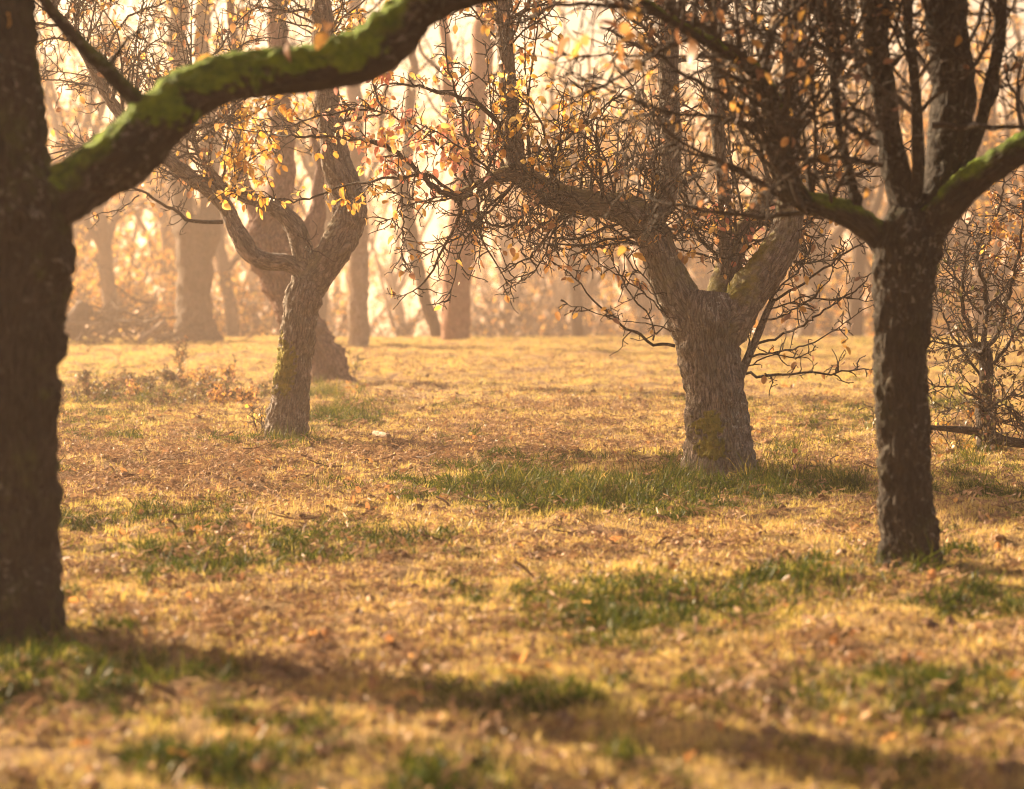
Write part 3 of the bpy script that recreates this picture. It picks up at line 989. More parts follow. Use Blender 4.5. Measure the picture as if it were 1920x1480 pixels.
# ================================================================== tree 5: old leaning trunk behind tree 4
D5 = 31.0
b5 = P(615, 716, D5)
t5 = Tree('old_tree', 'reddish gnarled old trunk leaning behind the forked tree', 'tree', (b5[0], D5, gz(b5[0], D5)), M_BARK_RED, 55)
t5.tw = 1.4
r5 = np.random.default_rng(505)
t5.px_limb([(628, 745, 92), (616, 712, 80), (596, 660, 74), (568, 610, 70), (537, 555, 68), (512, 505, 70), (498, 455, 84), (506, 415, 76), (522, 370, 46)], D5, 'trunk', 0.025, 90, flare=0.25, amp=3.2, gnarl=0.06, lump=2.2)
t5.limb(extend(px_rows([(515, 420, 60), (528, 350, 50), (532, 280, 44), (528, 180, 40), (525, 80, 38), (520, -40, 36)], D5), r5, 3.0), 'limb', 0.05, 30, gnarl=0.05)
t5.limb(extend(px_rows([(500, 440, 56), (482, 400, 40), (465, 340, 24), (448, 260, 20), (440, 150, 17), (435, 0, 15)], D5), r5, 3.0, lean=(-.1, 0)), 'limb', 0.05, 30, gnarl=0.06)
t5.limb(extend(px_rows([(545, 480, 60), (575, 450, 54), (588, 420, 44), (600, 380, 26)], D5), r5, 1.0), 'limb', 0.04, 26, gnarl=0.06, amp=2.0)
t5.sprout(1, 16, L=(0.6, 1.8), r=(.01, .02))
t5.sprout(2, 16, L=(0.6, 1.8), r=(.01, .02))
t5.finish(n_leaf=0, n_mass=500, cols='gold', base_w=.1)

# ================================================================== bush at the right edge
DB = 19.0
bb = P(1852, 842, DB)
tb = Tree('bush', 'tangled bush of thin dark stems beside the slim dark trunk', 'bush', (bb[0], DB, gz(bb[0], DB)), M_TWIG, 66)
tb.td = 1.5
rb = np.random.default_rng(606)
tb.px_limb([(1850, 860, 40), (1850, 830, 36), (1846, 760, 30), (1848, 690, 26), (1842, 640, 22)], DB, 'trunk', 0.02, 24, gnarl=0.02)
tb.px_limb([(1850, 812, 22), (1880, 826, 20, -.1), (1920, 832, 18, -.2), (1960, 836, 14, -.3)], DB, 'limb', 0.03, 12)
tb.px_limb([(1846, 812, 18), (1800, 806, 14, -.1), (1750, 802, 10, -.2), (1700, 800, 7, -.2)], DB, 'limb', 0.03, 12)
for rows, rr in (([(1846, 690), (1830, 650), (1810, 600), (1803, 540), (1808, 480), (1830, 420)], .026),
                 ([(1843, 660), (1848, 580), (1838, 500), (1822, 440), (1790, 380)], .022),
                 ([(1842, 670), (1870, 620), (1895, 540), (1915, 440), (1925, 330)], .024),
                 ([(1846, 700), (1880, 660), (1920, 590), (1950, 500)], .016),
                 ([(1842, 660), (1800, 650), (1750, 640), (1700, 640)], .013),
                 ([(1846, 720), (1810, 670), (1770, 600), (1745, 540), (1720, 520)], .013),
                 ([(1836, 590), (1800, 540), (1770, 500), (1735, 475)], .011),
                 ([(1846, 760), (1800, 730), (1760, 725), (1730, 735)], .009),
                 ([(1846, 770), (1900, 740), (1940, 730)], .012),
                 ([(1848, 790), (1880, 760), (1930, 790)], .011),
                 ([(1846, 740), (1790, 760), (1755, 775)], .008),
                 ([(1850, 580), (1890, 530), (1935, 470)], .012),
                 ([(1838, 500), (1860, 430), (1880, 360), (1890, 280)], .013),
                 ([(1805, 545), (1770, 470), (1760, 400), (1772, 340)], .011),
                 ([(1850, 800), (1880, 790), (1940, 800)], .012)):
    tb.px_branch(0, [(a, b, tb.rng.normal() * 0.2) for a, b in rows], DB, rr, .004, dens=1.5, L=(0.12, 0.5))
tb.finish([(1860, 720, 90, 110, .5, 'bramble'), (1890, 400, 60, 100, .5, 'brown'), (1780, 740, 60, 60, .5, 'olive')], n_leaf=220, n_mass=1300, cols='bramble', base_w=.1, size=.62)

# ================================================================== far trees at the edge of the clearing
D6, D7, D8, D9 = 47.0, 44.0, 47.6, 51.0
r6 = np.random.default_rng(606)


def far_tree(name, label, d, base_px, trunk, limbs, mat, seed, n=14, mass=300, cols='gold', amp=1.5, flare=.2):
    b = P(base_px[0], base_px[1], d)
    t = Tree(name, label, 'tree', (b[0], d, gz(b[0], d)), mat, seed)
    t.tw = 1.9
    t.px_limb([(base_px[0], base_px[1] + 22, trunk[0][2] * 1.05)] + trunk, d, 'trunk', 0.05, 44, flare=flare, amp=amp, gnarl=0.04)
    for L in limbs:
        t.limb(extend(px_rows(L, d), t.rng, 4.0), 'limb', 0.08, 20, gnarl=0.08)
        t.sprout(len(t.limbs) - 1, n, L=(0.8, 2.4), r=(.015, .03), dens=0.45)
    t.finish(n_leaf=0, n_mass=mass, cols=cols, base_w=.1, size=1.2)
    return t


far_tree('pollard_tree', 'broad pale pollard trunk in the haze, flaring into two stems beside a brush pile', D6, (370, 642),
         [(370, 640, 92), (366, 600, 72), (365, 560, 66), (365, 500, 66), (367, 460, 76), (368, 432, 92), (368, 405, 84)],
         [[(352, 440, 48), (340, 380, 42), (335, 280, 38), (335, 120, 36), (334, -30, 34)], [(386, 440, 46), (396, 370, 38), (390, 260, 32), (382, 100, 30), (378, -30, 28)]], M_BARK_FAR, 71)
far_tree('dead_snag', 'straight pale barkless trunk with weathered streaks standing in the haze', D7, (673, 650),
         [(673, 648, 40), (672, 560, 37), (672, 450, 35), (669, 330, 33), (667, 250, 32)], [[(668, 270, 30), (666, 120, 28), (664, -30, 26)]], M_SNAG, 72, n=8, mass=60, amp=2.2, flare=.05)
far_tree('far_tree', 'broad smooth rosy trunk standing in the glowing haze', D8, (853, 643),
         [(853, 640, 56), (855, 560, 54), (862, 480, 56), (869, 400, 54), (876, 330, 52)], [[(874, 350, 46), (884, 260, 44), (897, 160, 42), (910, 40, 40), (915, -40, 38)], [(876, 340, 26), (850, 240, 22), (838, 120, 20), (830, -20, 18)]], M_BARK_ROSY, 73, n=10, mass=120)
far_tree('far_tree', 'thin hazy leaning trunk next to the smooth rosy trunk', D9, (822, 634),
         [(822, 632, 26), (808, 590, 23), (792, 540, 22), (778, 480, 23), (766, 410, 24)], [[(768, 420, 22), (760, 330, 20), (770, 200, 18), (775, 0, 16)], [(768, 420, 12), (740, 330, 11), (715, 220, 10)]], M_BARK_FAR, 74, n=9, mass=60)


# ------------------------------------------------------------------ the hazy wood beyond: prototypes and copies
def wood_tree(name, label, group, seed, h, r0, nl, mass, cols, lean=0.05):
    t = Tree(name, label, 'tree', (0, 0, 0), M_BARK_FAR, seed, group)
    t.tw = 2.6
    rng = t.rng
    top = h * 0.45
    rows = [(0, 0, -0.4, r0 * 1.15)]
    p = np.array([0, 0, 0.0])
    d = unit(np.array([rng.normal() * lean, rng.normal() * lean, 1]))
    for k in range(1, 6):
        d = unit(d + rng.normal(size=3) * 0.06)
        p = p + d * top / 5
        rows.append((*p, r0 * (1 - 0.4 * k / 5)))
    t.limb(rows, 'trunk', 0.12, 20, gnarl=0.06, flare=.2, amp=1.5)
    c = t.limbs[0][1]
    for k in range(nl):
        i = int(len(c) * rng.uniform(0.5, 1.0)) - 1 if k else len(c) - 1
        q = np.array([rng.normal(), rng.normal(), 0])
        d = unit(unit(q) * rng.uniform(0.3, 0.9) + np.array([0, 0, 1.0]))
        pts = wander(rng, c[i, :3], d, h * rng.uniform(.35, .55), 7, 0.12, 0.08)
        rr = np.linspace(min(r0 * .5, c[i, 3]), 0.02, 8)
        t.limb(np.hstack([pts, rr[:, None]]), 'limb', 0.2, 10, gnarl=0.06)
        t.sprout(len(t.limbs) - 1, 7, L=(0.8, 2.8), r=(.015, .03), dens=0.7)
    t.finish(n_leaf=0, n_mass=mass, cols=cols, base_w=1, size=1.9, framed=False)
    return t.root


def thicket(name, label, group, seed, h, stems, mass, cols):
    t = Tree(name, label, 'bush', (0, 0, 0), M_BARK_FAR, seed, group)
    t.tw = 2.2
    rng = t.rng
    for k in range(stems):
        q = np.array([rng.normal(), rng.normal(), 0]) * 0.45
        pts = wander(rng, q * 0.5 - np.array([0, 0, .15]), q * 1.1 + np.array([0, 0, 1.0]), h * rng.uniform(.6, 1.05), 8, 0.14, 0.02)
        t.limb(np.hstack([pts, np.linspace(rng.uniform(.018, .035), .006, 9)[:, None]]), 'stem', 0.25, 7)
        t.sprout(k, 5, L=(0.5, 1.5), r=(.008, .014), dens=0.55, up=0.04)
    t.finish(n_leaf=0, n_mass=mass, cols=cols, base_w=1, size=1.9, framed=False)
    return t.root


def place(root, spots, labels):
    for k, (x, y, s) in enumerate(spots):
        o = root if k == 0 else copy_tree(root)
        o.location = (x, y, gz(x, y))
        o.rotation_euler = (0, 0, (k * 2.399 + x) % 6.28)
        o.scale = (s, s, s * (0.92 + 0.16 * ((k * 37) % 10) / 10))


def hpos(px, d):
    return (px - 960) / FPX * d


def back(px):
    return 20 if px > 1000 else 8


wa = wood_tree('wood_tree', 'tall bare slender tree standing deep in the hazy wood', 'bare trees of the hazy wood', 81, 13, .22, 6, 1100, 'gold')
place(wa, [(hpos(px, d), d, s) for px, d, s in ((210, 60, 1.0), (440, 64, .9), (1085, 66, .9), (1250, 72, 1.1), (1600, 60, 1.0), (1840, 66, 1.1), (20, 72, 1.1), (575, 78, 1.0), (960, 90, 1.0), (1420, 84, 1.2), (310, 90, 1.1), (1720, 92, 1.2), (-120, 80, 1.1), (2040, 82, 1.2), (1020, 112, 1.3), (960, 124, 1.3), (770, 108, 1.2), (690, 120, 1.2), (1140, 100, 1.2), (520, 110, 1.2), (1320, 108, 1.2), (120, 104, 1.2), (1520, 100, 1.2), (600, 66, .9))], None)
wb = wood_tree('wood_tree', 'golden-leaved hazy tree behind the clearing with a wide crown', 'golden trees of the hazy wood', 82, 11.5, .26, 8, 3800, 'gold')
place(wb, [(hpos(px, d), d, s) for px, d, s in ((120, 70, 1.0), (1180, 80, 1.0), (1500, 72, 1.1), (1880, 74, 1.1), (330, 78, 1.0), (-60, 62, 1.0), (1980, 62, 1.0), (1340, 95, 1.2), (500, 98, 1.0), (1680, 76, 1.1), (230, 92, 1.2), (900, 130, 1.2), (1040, 105, 1.2), (640, 115, 1.2), (1260, 112, 1.3), (1450, 118, 1.3), (410, 112, 1.2), (1800, 105, 1.3), (1090, 84, 1.05), (30, 90, 1.2), (1580, 90, 1.2))], None)
ta = thicket('thicket_bush', 'golden-leaved thicket bush in the haze at the clearing edge', 'golden thicket along the clearing edge', 83, 3.6, 13, 1500, 'gold')
place(ta, [(hpos(px, d + back(px)), d + back(px), s * (1 + back(px) / 50)) for px, d, s in ((150, 55, 1.0), (250, 57, 1.1), (60, 58, 1.2), (470, 60, 1.0), (1130, 62, .9), (1330, 62, 1.1), (1520, 61, 1.1), (1700, 60, 1.2), (1880, 60, 1.2), (1960, 56, 1.2), (-60, 56, 1.2), (1570, 68, 1.3), (1830, 68, 1.4), (200, 68, 1.3), (390, 70, 1.2))], None)
tc_ = thicket('thicket_bush', 'leafless thicket bush of thin stems in the bright haze', 'bare thicket along the clearing edge', 84, 3.0, 12, 160, 'brown')
place(tc_, [(hpos(px, d + back(px)), d + back(px), s * (1 + back(px) / 50)) for px, d, s in ((728, 60, .8), (795, 64, .9), (945, 58, 1.0), (1010, 60, 1.1), (1080, 57, 1.0), (560, 60, 1.1), (440, 57, 1.0), (1170, 55, .9), (1380, 56, 1.0), (1480, 55, .9), (1240, 60, 1.1), (1790, 57, 1.3), (1100, 66, 1.2))], None)

# ------------------------------------------------------------------ brush pile, log and slab at the far left
DP = 46.0
pile_b = P(215, 640, DP)
pile = Tree('brush_pile', 'heap of cut brushwood lying in the haze at the clearing edge', 'brush pile', (pile_b[0], DP, gz(pile_b[0], DP)), M_BARK_FAR, 91)
rp = pile.rng
for k in range(70):
    x, y = rp.normal() * 0.75, rp.normal() * 0.5
    z = max(0.02, 0.75 * math.exp(-(x / 0.9) ** 2) * rp.uniform(0, 1))
    d = np.array([rp.normal(), rp.normal() * 0.6, rp.normal() * 0.25 + 0.12])
    l = rp.uniform(0.8, 2.0)
    pts = wander(rp, pile.base + np.array([x, y, z]) - unit(d) * l * 0.35, d, l, 9, 0.12, 0.02)
    pts[:, 2] = np.maximum(pts[:, 2], pile.base[2] + 0.01)
    b = Buf()
    b.tube(pts, np.linspace(rp.uniform(.015, .035), .006, 10), 6)
    b.build('branch', M_BARK_FAR, pile.root, pile.base)
    pile.twig(pts, 0.35, (0.2, 0.7), 0.0)
pile.finish(n_leaf=0)


def simple_log(name, label, cat, a, b_, r, mat, seed):
    a, b_ = np.array(a), np.array(b_)
    o = link(name, None, None, tuple(a))
    tag(o, label, cat)
    bf = Buf()
    rows = [(*(a + (b_ - a) * t), r * (1 - 0.15 * t)) for t in np.linspace(0, 1, 5)]
    bark_tube(bf, rows, 0.03, 24, gnarl=r * 0.2, seed=seed)
    bf.build('log', mat, o, a)
    return o


la, lb = P(262, 640, 45.2), P(312, 603, 45.2)
simple_log('fallen_log', 'pale cut log propped against the hazy brush heap', 'log', la, lb, 0.075, M_SNAG, 4)
sa, sb_ = P(128, 625, 45.5), P(160, 578, 45.8)
simple_log('stump', 'short thick slanted stump beside the hazy brush heap', 'stump', sa, sb_, 0.22, M_BARK_FAR, 9)
s0 = ground_at(702, 823)
s1 = ground_at(730, 830)
stk = simple_log('stick', 'short pale peeled stick lying on the grass', 'stick', s0 + np.array([0, 0, .05]), s1 + np.array([0, 0, .05]), 0.024, M_SNAG, 12)


# ------------------------------------------------------------------ dry weeds and seedlings
def weed(name, label, group, px, py, h, stems, cols, nleaf, seed, spread=0.35, mass=0, lsize=0.8):
    b = ground_at(px, py)
    t = Tree(name, label, 'plant', (b[0], b[1], gz(b[0], b[1])), M_TWIG, seed, group)
    rng = t.rng
    for k in range(stems):
        q = np.array([rng.normal(), rng.normal(), 0]) * spread
        l = h * rng.uniform(.6, 1.1)
        pts = wander(rng, t.base + q * 0.12 - np.array([0, 0, .02]), q + np.array([0, 0, 1.0]), l, 7, 0.10, 0.02)
        bf = Buf()
        bf.tube(pts, np.linspace(.0055, .002, 8), 5)
        bf.build('stem', M_TWIG, t.root, t.base)
        t.twig(pts, 1.0, (0.04, 0.2), 0.05, 0.3)
    t.finish(n_leaf=nleaf, n_mass=mass, cols=cols, base_w=1, size=lsize)
    return t


weed('dry_weed', 'tall dry brown weed stalks rising above the low brambles', None, 342, 705, 0.55, 9, 'brown', 26, 301)
weed('dry_weed', 'small dead weed clump standing among the low brambles', None, 430, 735, 0.4, 6, 'brown', 16, 302)
weed('seedling', 'yellow-leaved seedling hugging the foot of the forked trunk', None, 492, 815, 0.30, 7, 'gold', 50, 303, .3, 0, .6)
weed('seedling', 'low seedling with orange leaves at the foot of the stout trunk', None, 1478, 898, 0.22, 7, 'mixed', 40, 304, .9)
weed('seedling', 'yellow seedling growing under the tangled bush', None, 1800, 848, 0.30, 8, 'gold', 60, 305, .7)
weed('seedling', 'dark-leaved upright sapling beside the slim dark trunk', None, 1636, 812, 0.46, 3, 'olive', 26, 306, .25)
weed('dry_weed', 'wispy pale weed at the foot of the leaning old trunk', None, 668, 705, 0.45, 5, 'olive', 14, 307, .3)
for k, (px, py) in enumerate(((160, 735), (215, 752), (275, 748), (330, 762), (385, 752), (440, 762), (490, 748), (240, 728), (400, 722), (300, 728), (130, 755))):
    weed('bramble', 'low brown-green bramble in the strip beside the forked trunk', 'low brambles beside the forked trunk', px, py, 0.24, 16, ('bramble', 'bramble', 'brown')[k % 3], 14, 320 + k, 1.1, 520, .55)


# ------------------------------------------------------------------ grass, litter and clods: instanced tufts
SRC = bpy.data.collections.new('tuft_sources')      # not linked to the scene: only instanced


def blades_mesh(name, rng, n, rad, hlo, hhi, w, arch, mat, flat=0.0):
    V, F, A = [], [], []
    for k in range(n):
        a, r = rng.uniform(0, 2 * np.pi), rad * math.sqrt(rng.uniform())
        p = np.array([r * math.cos(a), r * math.sin(a), -0.008])
        h = rng.uniform(hlo, hhi)
        yaw = rng.uniform(0, 2 * np.pi)
        out = np.array([math.cos(yaw), math.sin(yaw), 0])
        side = np.array([-out[1], out[0], 0]) * w * rng.uniform(.6, 1.3)
        tilt = rng.uniform(0.05, 1.0) * arch + flat
        th, pts = min(tilt * 0.35 + flat, 1.5), []
        q = p.copy()
        for s in range(4):
            pts.append(q.copy())
            q = q + (out * math.sin(th) + np.array([0, 0, math.cos(th)])) * h / 3
            th = min(th + tilt * 0.45, 2.1)
        i = len(V)
        ws = (1, .9, .6)
        for s in range(3):
            V += [pts[s] - side * ws[s] * .5, pts[s] + side * ws[s] * .5]
        V.append(pts[3])
        F += [(i, i + 1, i + 3, i + 2), (i + 2, i + 3, i + 5, i + 4), (i + 4, i + 5, i + 6)]
        A += [rng.uniform()] * 7
    return tuft_ob(name, V, F, A, mat)


def tuft_ob(name, V, F, A, mat, smooth=False):
    me = bpy.data.meshes.new(name)
    me.from_pydata([tuple(v) for v in V], [], F)
    at = me.attributes.new('rnd', 'FLOAT', 'POINT')
    at.data.foreach_set('value', np.array(A, np.float32))
    me.materials.append(mat)
    ob = bpy.data.objects.new(name, me)
    return ob


def litter_mesh(name, rng, n, rad, mat):
    V, F, A = [], [], []
    for k in range(n):
        a, r = rng.uniform(0, 2 * np.pi), rad * math.sqrt(rng.uniform())
        m = np.array(Matrix.Rotation(rng.uniform(0, 6.28), 3, 'Z') @ Matrix.Rotation(rng.normal() * .35, 3, 'Y') @ Matrix.Rotation(rng.normal() * .5, 3, 'X'))
        i = len(V)
        if k % 3 == 0:
            v, f = LEAF_SHAPES[rng.integers(6)]
            v = (v * rng.uniform(.4, .7)) @ m.T
            q = np.array([r * math.cos(a), r * math.sin(a), rng.uniform(.005, .025)])
            V += list(v + q)
            F += [tuple(int(x) + i for x in g) for h in f for g in h]
            A += [rng.uniform()] * len(v)
        else:
            l, w = rng.uniform(.03, .10), rng.uniform(.002, .0045)
            v = np.array([[-l / 2, -w, 0], [-l / 2, w, 0], [0, w, .01], [0, -w, .01], [l / 2, w * .5, 0], [l / 2, -w * .5, 0]]) @ m.T
            q = np.array([r * math.cos(a), r * math.sin(a), rng.uniform(.004, .03)])
            V += list(v + q)
            F += [(i, i + 1, i + 2, i + 3), (i + 3, i + 2, i + 4, i + 5)]
            A += [rng.uniform()] * 6
    return tuft_ob(name, V, F, A, mat)


def clod_mesh(name, rng, mat):
    import bmesh
    bm = bmesh.new()
    bmesh.ops.create_icosphere(bm, subdivisions=2, radius=1.0)
    V = np.array([v.co for v in bm.verts])
    F = [tuple(v.index for v in f.verts) for f in bm.faces]
    bm.free()
    V = V * (1 + .5 * perlin(V * 1.3 + rng.uniform(0, 50)) + .25 * perlin(V * 3.5 + rng.uniform(0, 50)))[:, None]
    V = V * np.array([.026, .022, .013])
    return tuft_ob(name, list(V), F, [rng.uniform()] * len(V), mat)


def scatter(name, label, sources, pts, tone, scale, rng, tilt=0.12):
    """one object whose geometry nodes put a tuft on every point"""
    me = bpy.data.meshes.new(name)
    n = len(pts)
    me.vertices.add(n)
    me.vertices.foreach_set('co', pts.astype(np.float32).ravel())
    for nm, val in (('tone', tone), ('tuft_scale', scale)):
        a = me.attributes.new(nm, 'FLOAT', 'POINT')
        a.data.foreach_set('value', np.asarray(val, np.float32))
    rot = np.stack([rng.normal(size=n) * tilt, rng.normal(size=n) * tilt, rng.uniform(0, 6.283, n)], 1)
    a = me.attributes.new('tuft_rot', 'FLOAT_VECTOR', 'POINT')
    a.data.foreach_set('vector', rot.astype(np.float32).ravel())
    me.update()
    ob = link(name, me)
    tag(ob, label, kind='stuff')
    col = bpy.data.collections.new(name + '_tufts')
    for s in sources:
        col.objects.link(s)
    ng = bpy.data.node_groups.new(name + '_nodes', 'GeometryNodeTree')
    ng.interface.new_socket('Geometry', in_out='INPUT', socket_type='NodeSocketGeometry')
    ng.interface.new_socket('Geometry', in_out='OUTPUT', socket_type='NodeSocketGeometry')
    nn, ll = ng.nodes, ng.links
    gi, go = nn.new('NodeGroupInput'), nn.new('NodeGroupOutput')
    ci = nn.new('GeometryNodeCollectionInfo')
    ci.inputs['Collection'].default_value = col
    ci.inputs['Separate Children'].default_value = True
    ci.inputs['Reset Children'].default_value = True
    ip = nn.new('GeometryNodeInstanceOnPoints')
    ip.inputs['Pick Instance'].default_value = True
    m2p = nn.new('GeometryNodeMeshToPoints')
    ll.new(gi.outputs[0], m2p.inputs[0])
    ll.new(m2p.outputs[0], ip.inputs['Points'])
    ll.new(ci.outputs[0], ip.inputs['Instance'])
    for nm, typ, sock in (('tuft_rot', 'FLOAT_VECTOR', 'Rotation'), ('tuft_scale', 'FLOAT', 'Scale')):
        na = nn.new('GeometryNodeInputNamedAttribute')
        na.data_type = typ
        na.inputs['Name'].default_value = nm
        o = [x for x in na.outputs if x.enabled and x.name == 'Attribute'][0]
        if sock == 'Rotation':
            e = nn.new('FunctionNodeEulerToRotation')
            ll.new(o, e.inputs[0])
            o = e.outputs[0]
        ll.new(o, ip.inputs[sock])
    ll.new(ip.outputs[0], go.inputs[0])
    md = ob.modifiers.new('tufts', 'NODES')
    md.node_group = ng
    return ob


rg = np.random.default_rng(900)


def wedge(n, y0, y1, margin=1.6):
    """random ground points in the area the camera looks over, even per square metre"""
    out = np.zeros((0, 2))
    while len(out) < n:
        y = rg.uniform(y0, y1, n * 2)
        x = rg.uniform(-1, 1, n * 2) * (0.22 * y1 + margin)
        k = np.abs(x) < 0.22 * y + margin
        out = np.vstack([out, np.stack([x[k], y[k]], 1)])
    return out[:n]


# where the photo shows green, long or bare ground (photo pixel, half sizes, weight)
GREEN = [(1000, 925, 170, 26, 1.0), (1230, 905, 110, 22, .8), (1500, 905, 130, 34, .7), (1210, 1150, 260, 55, 1.0), (1480, 1120, 140, 40, .7), (880, 1120, 80, 40, .5), (360, 1060, 210, 40, .8),
         (70, 1290, 230, 60, 1.2), (380, 1290, 120, 35, .5), (960, 1330, 230, 36, 1.0), (1350, 1320, 200, 36, .5), (1720, 1320, 220, 60, .9), (420, 1455, 120, 40, .6), (1700, 1460, 180, 40, .6),
         (1830, 1130, 120, 40, .7), (640, 790, 60, 26, .6), (230, 800, 130, 30, .3), (1560, 790, 150, 40, .35), (260, 745, 170, 30, .5), (1830, 900, 120, 50, .5)]
TALL = [(960, 922, 130, 18, 1.0), (1120, 930, 120, 18, .9), (1280, 915, 90, 20, 1.0), (1430, 915, 90, 22, 1.0), (1560, 915, 90, 24, .7), (640, 790, 46, 18, .6), (1480, 860, 60, 20, .6), (537, 834, 60, 12, 1.0),
        (1705, 1090, 90, 18, 1.0), (30, 1222, 150, 20, 1.0), (600, 745, 110, 26, .6), (260, 750, 170, 24, .5), (1830, 860, 100, 30, .5)]
BARE = [(350, 880, 330, 60, .9), (900, 855, 260, 40, .8), (300, 1180, 260, 60, .5), (700, 1050, 260, 40, .3), (650, 1400, 400, 60, .5), (1550, 1250, 120, 30, .7), (700, 745, 120, 30, .6), (1050, 760, 260, 12, .5), (1000, 690, 300, 20, .4)]


def weight(px, py, spots):
    w = np.zeros(len(px))
    for (sx, sy, rx, ry, k) in spots:
        w = np.maximum(w, k * np.exp(-((px - sx) / rx) ** 2 - ((py - sy) / ry) ** 2))
    return w


def maps(xy):
    p3 = np.stack([xy[:, 0], xy[:, 1], 0 * xy[:, 0]], 1)
    px, py = proj(p3)
    jx = px + 60 * fbm2(xy[:, 0], xy[:, 1], 1.2, 3, 2.0)
    jy = py + 18 * fbm2(xy[:, 0], xy[:, 1], 1.2, 3, 7.0)
    n1 = fbm2(xy[:, 0], xy[:, 1], 0.55, 4, 11.0)
    n2 = fbm2(xy[:, 0], xy[:, 1], 2.6, 3, 21.0)
    green = np.clip(weight(jx, jy, GREEN) + 0.35 * n2 + 0.7 * sstep(.08, .5, n1 + n2 * .5) - 0.05, 0, 1)
    tall = weight(jx, jy, TALL)
    bare = np.clip(weight(jx, jy, BARE) + 0.55 * sstep(-.05, -.5, n1 - n2 * .4) + .25 * n2, 0, 1)
    return green, tall, bare


def on_ground(xy, dz=0.0):
    return np.stack([xy[:, 0], xy[:, 1], ground_z(xy[:, 0], xy[:, 1]) + dz], 1)


# straw-coloured short grass
xy = np.vstack([wedge(46000, 5.5, 26), wedge(40000, 26, 53, 2.5)])
g, tl, br = maps(xy)
hole = sstep(.02, .38, fbm2(xy[:, 0] * .8, xy[:, 1], 3.4, 3, 61.0) + .35 * br - .12)
keep = rg.uniform(size=len(xy)) < (1.0 - 0.55 * br) * (1 - .93 * hole)
xy, g = xy[keep], g[keep]
n = len(xy)
far = sstep(18, 50, xy[:, 1])
tone = np.clip(0.45 + 0.25 * fbm2(xy[:, 0], xy[:, 1], 1.1, 3, 31.0) + 0.55 * g * (1 - .3 * far) + .12 * rg.normal(size=n), 0, 1)
clump = 0.75 + 0.55 * sstep(-.2, .45, fbm2(xy[:, 0], xy[:, 1], 5.0, 2, 41.0))
straw = [blades_mesh('straw_tuft_%d' % k, rg, 30, 0.075, 0.015, 0.05, 0.004, 1.5, M_STRAW) for k in range(4)]
scatter('grass', 'short dry golden grass covering the orchard floor', straw, on_ground(xy), tone, clump * (1 + .55 * far) * rg.uniform(.75, 1.2, n), rg)

# green patches
xy = np.vstack([wedge(110000, 5.5, 26), wedge(18000, 26, 50, 2)])
g, tl, br = maps(xy)
brk = sstep(-.18, .22, fbm2(xy[:, 0], xy[:, 1], 4.2, 3, 71.0))
keep = rg.uniform(size=len(xy)) < np.clip((g - .13) * 2.1, 0, 1) * (.15 + .85 * brk)
xy, g = xy[keep], g[keep]
n = len(xy)
gt = [blades_mesh('green_tuft_%d' % k, rg, 22, 0.065, 0.03, 0.09, 0.005, 1.6, M_GREEN) for k in range(4)]
scatter('green_grass', 'patches of darker green grass in the golden turf', gt, on_ground(xy), np.clip(.42 - .60 * g + .26 * rg.normal(size=n), 0, 1), rg.uniform(.5, 1.2, n) ** 1.5 * (.75 + .55 * g), rg, .45)

# long arching grass round the trunk feet
xy = wedge(60000, 5.5, 34)
g, tl, br = maps(xy)
keep = rg.uniform(size=len(xy)) < np.clip((tl - .22) * 1.3, 0, 1) * .75
xy, tl = xy[keep], tl[keep]
n = len(xy)
lt = [blades_mesh('long_tuft_%d' % k, rg, 18, 0.05, 0.10, 0.27, 0.0048, 1.9, M_GREEN) for k in range(4)]
scatter('long_grass', 'long arching unmown grass round the tree feet', lt, on_ground(xy), np.clip(.16 + .34 * rg.normal(size=n), 0, 1), rg.uniform(.55, 1.2, n) * (.6 + .45 * tl), rg, .35)

# dead leaves, clippings and clods
xy = np.vstack([wedge(22000, 5.5, 26), wedge(12000, 26, 50, 2)])
g, tl, br = maps(xy)
keep = rg.uniform(size=len(xy)) < .25 + .75 * br
xy, br = xy[keep], br[keep]
n = len(xy)
lm_ = [litter_mesh('litter_tuft_%d' % k, rg, 16, 0.11, M_LITTER) for k in range(4)]
scatter('leaf_litter', 'dead leaves and mown clippings strewn over bare ground', lm_, on_ground(xy), np.clip(.6 + .25 * rg.normal(size=n), 0, 1), rg.uniform(.7, 1.3, n), rg, .2)
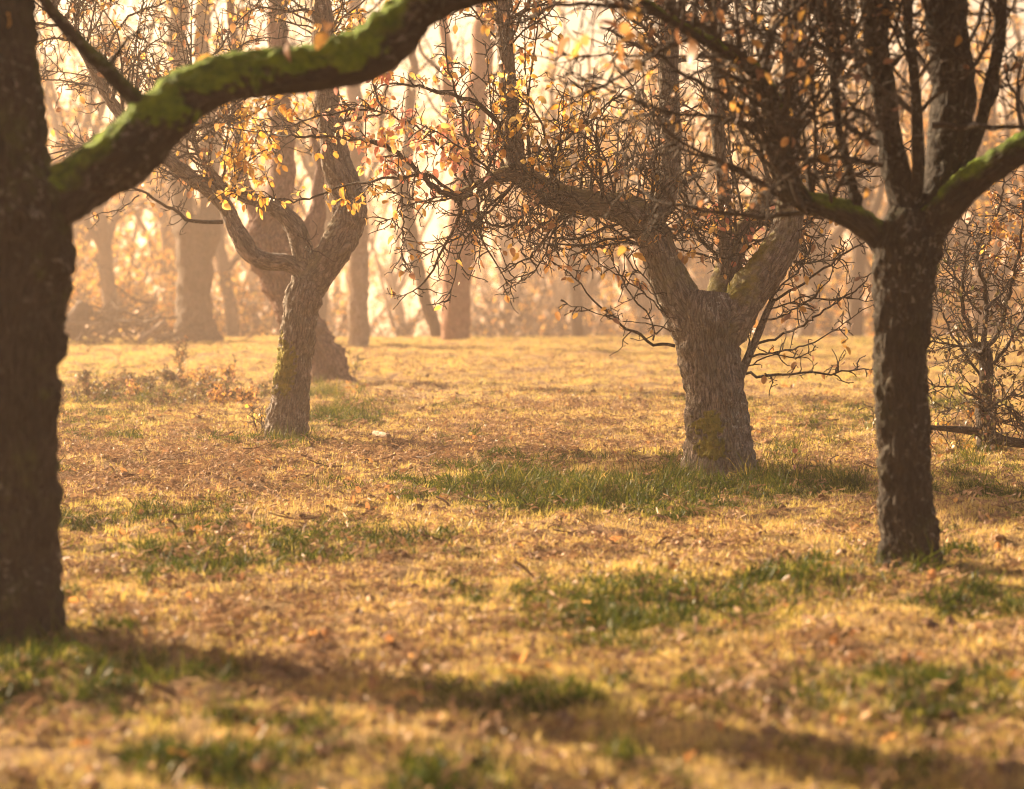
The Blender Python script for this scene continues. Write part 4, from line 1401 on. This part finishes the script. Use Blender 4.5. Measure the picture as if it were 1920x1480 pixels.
# whole fallen leaves and small sticks
xy = wedge(3200, 5.5, 30)
keep = rg.uniform(size=len(xy)) < .25 + .75 * sstep(-.1, .4, fbm2(xy[:, 0], xy[:, 1], .9, 3, 81.0))
xy = xy[keep]
n = len(xy)
fl = []
for k in range(6):
    v, f = LEAF_SHAPES[k]
    v = v * np.array([1.1, 1.1, 2.2]) + np.array([-.04, 0, .018])
    fl.append(tuft_ob('fallen_leaf_%d' % k, list(v), [tuple(int(a) for a in q) for h in f for q in h], [rg.uniform()] * len(v), M_FALLEN))
scatter('fallen_leaves', 'curled orange and brown leaves fallen on the grass', fl, on_ground(xy, .012), rg.uniform(0, 1, n), rg.uniform(.6, 1.2, n), rg, .6)
xy = wedge(420, 5.5, 26)
n = len(xy)
tws = []
for k in range(4):
    b = Buf()
    b.tube(wander(rg, np.array([-.1, 0, .01]), np.array([1, 0, .05]), rg.uniform(.14, .34), 7, .16, 0), np.linspace(.006, .0025, 8), 5)
    v, f = np.vstack(b.v), [tuple(int(a) for a in q) for h in b.f for q in h]
    tws.append(tuft_ob('fallen_twig_%d' % k, list(v), f, [rg.uniform() * .3] * len(v), M_LITTER))
scatter('fallen_twigs', 'thin broken twigs lying in the grass', tws, on_ground(xy, .02), rg.uniform(0, .3, n), rg.uniform(.6, 1.4, n), rg, .15)
xy = np.vstack([wedge(20000, 5.5, 26), wedge(8000, 26, 48, 2)])
g, tl, br = maps(xy)
keep = rg.uniform(size=len(xy)) < .12 + .6 * br * sstep(0, .3, fbm2(xy[:, 0], xy[:, 1], 3.0, 2, 51.0))
xy = xy[keep]
n = len(xy)
cm = [clod_mesh('clod_%d' % k, rg, M_LITTER) for k in range(4)]
scatter('soil_clods', 'crumbled clods of brown soil among the grass', cm, on_ground(xy, .004), np.clip(.1 + .2 * rg.normal(size=n), 0, 1), rg.uniform(.5, 1.6, n), rg, .4)

# ------------------------------------------------------------------ haze
mh, nt, out = mat_new('haze_air')
pv = N(nt, 'ShaderNodeVolumePrincipled')
pv.inputs['Color'].default_value = (1.0, 0.78, 0.63, 1)
pv.inputs['Density'].default_value = HAZE_DENSITY
pv.inputs['Anisotropy'].default_value = 0.55
nt.links.new(pv.outputs[0], out.inputs['Volume'])
zmin = float(Z.min()) - 1.0
hb = Buf()
xa, ya, yb, zt = 640.0, -120.0, 900.0, 20.0
v = np.array([[sx * xa, yy, zz] for zz in (zmin, zt) for yy in (ya, yb) for sx in (-1, 1)], float)
hb.add(v, [np.array([(0, 2, 3, 1), (4, 5, 7, 6), (0, 1, 5, 4), (2, 6, 7, 3), (0, 4, 6, 2), (1, 3, 7, 5)])])
hz = hb.build('haze', mh, smooth=False)
tag(hz, 'warm golden morning haze filling the orchard air', kind='stuff')
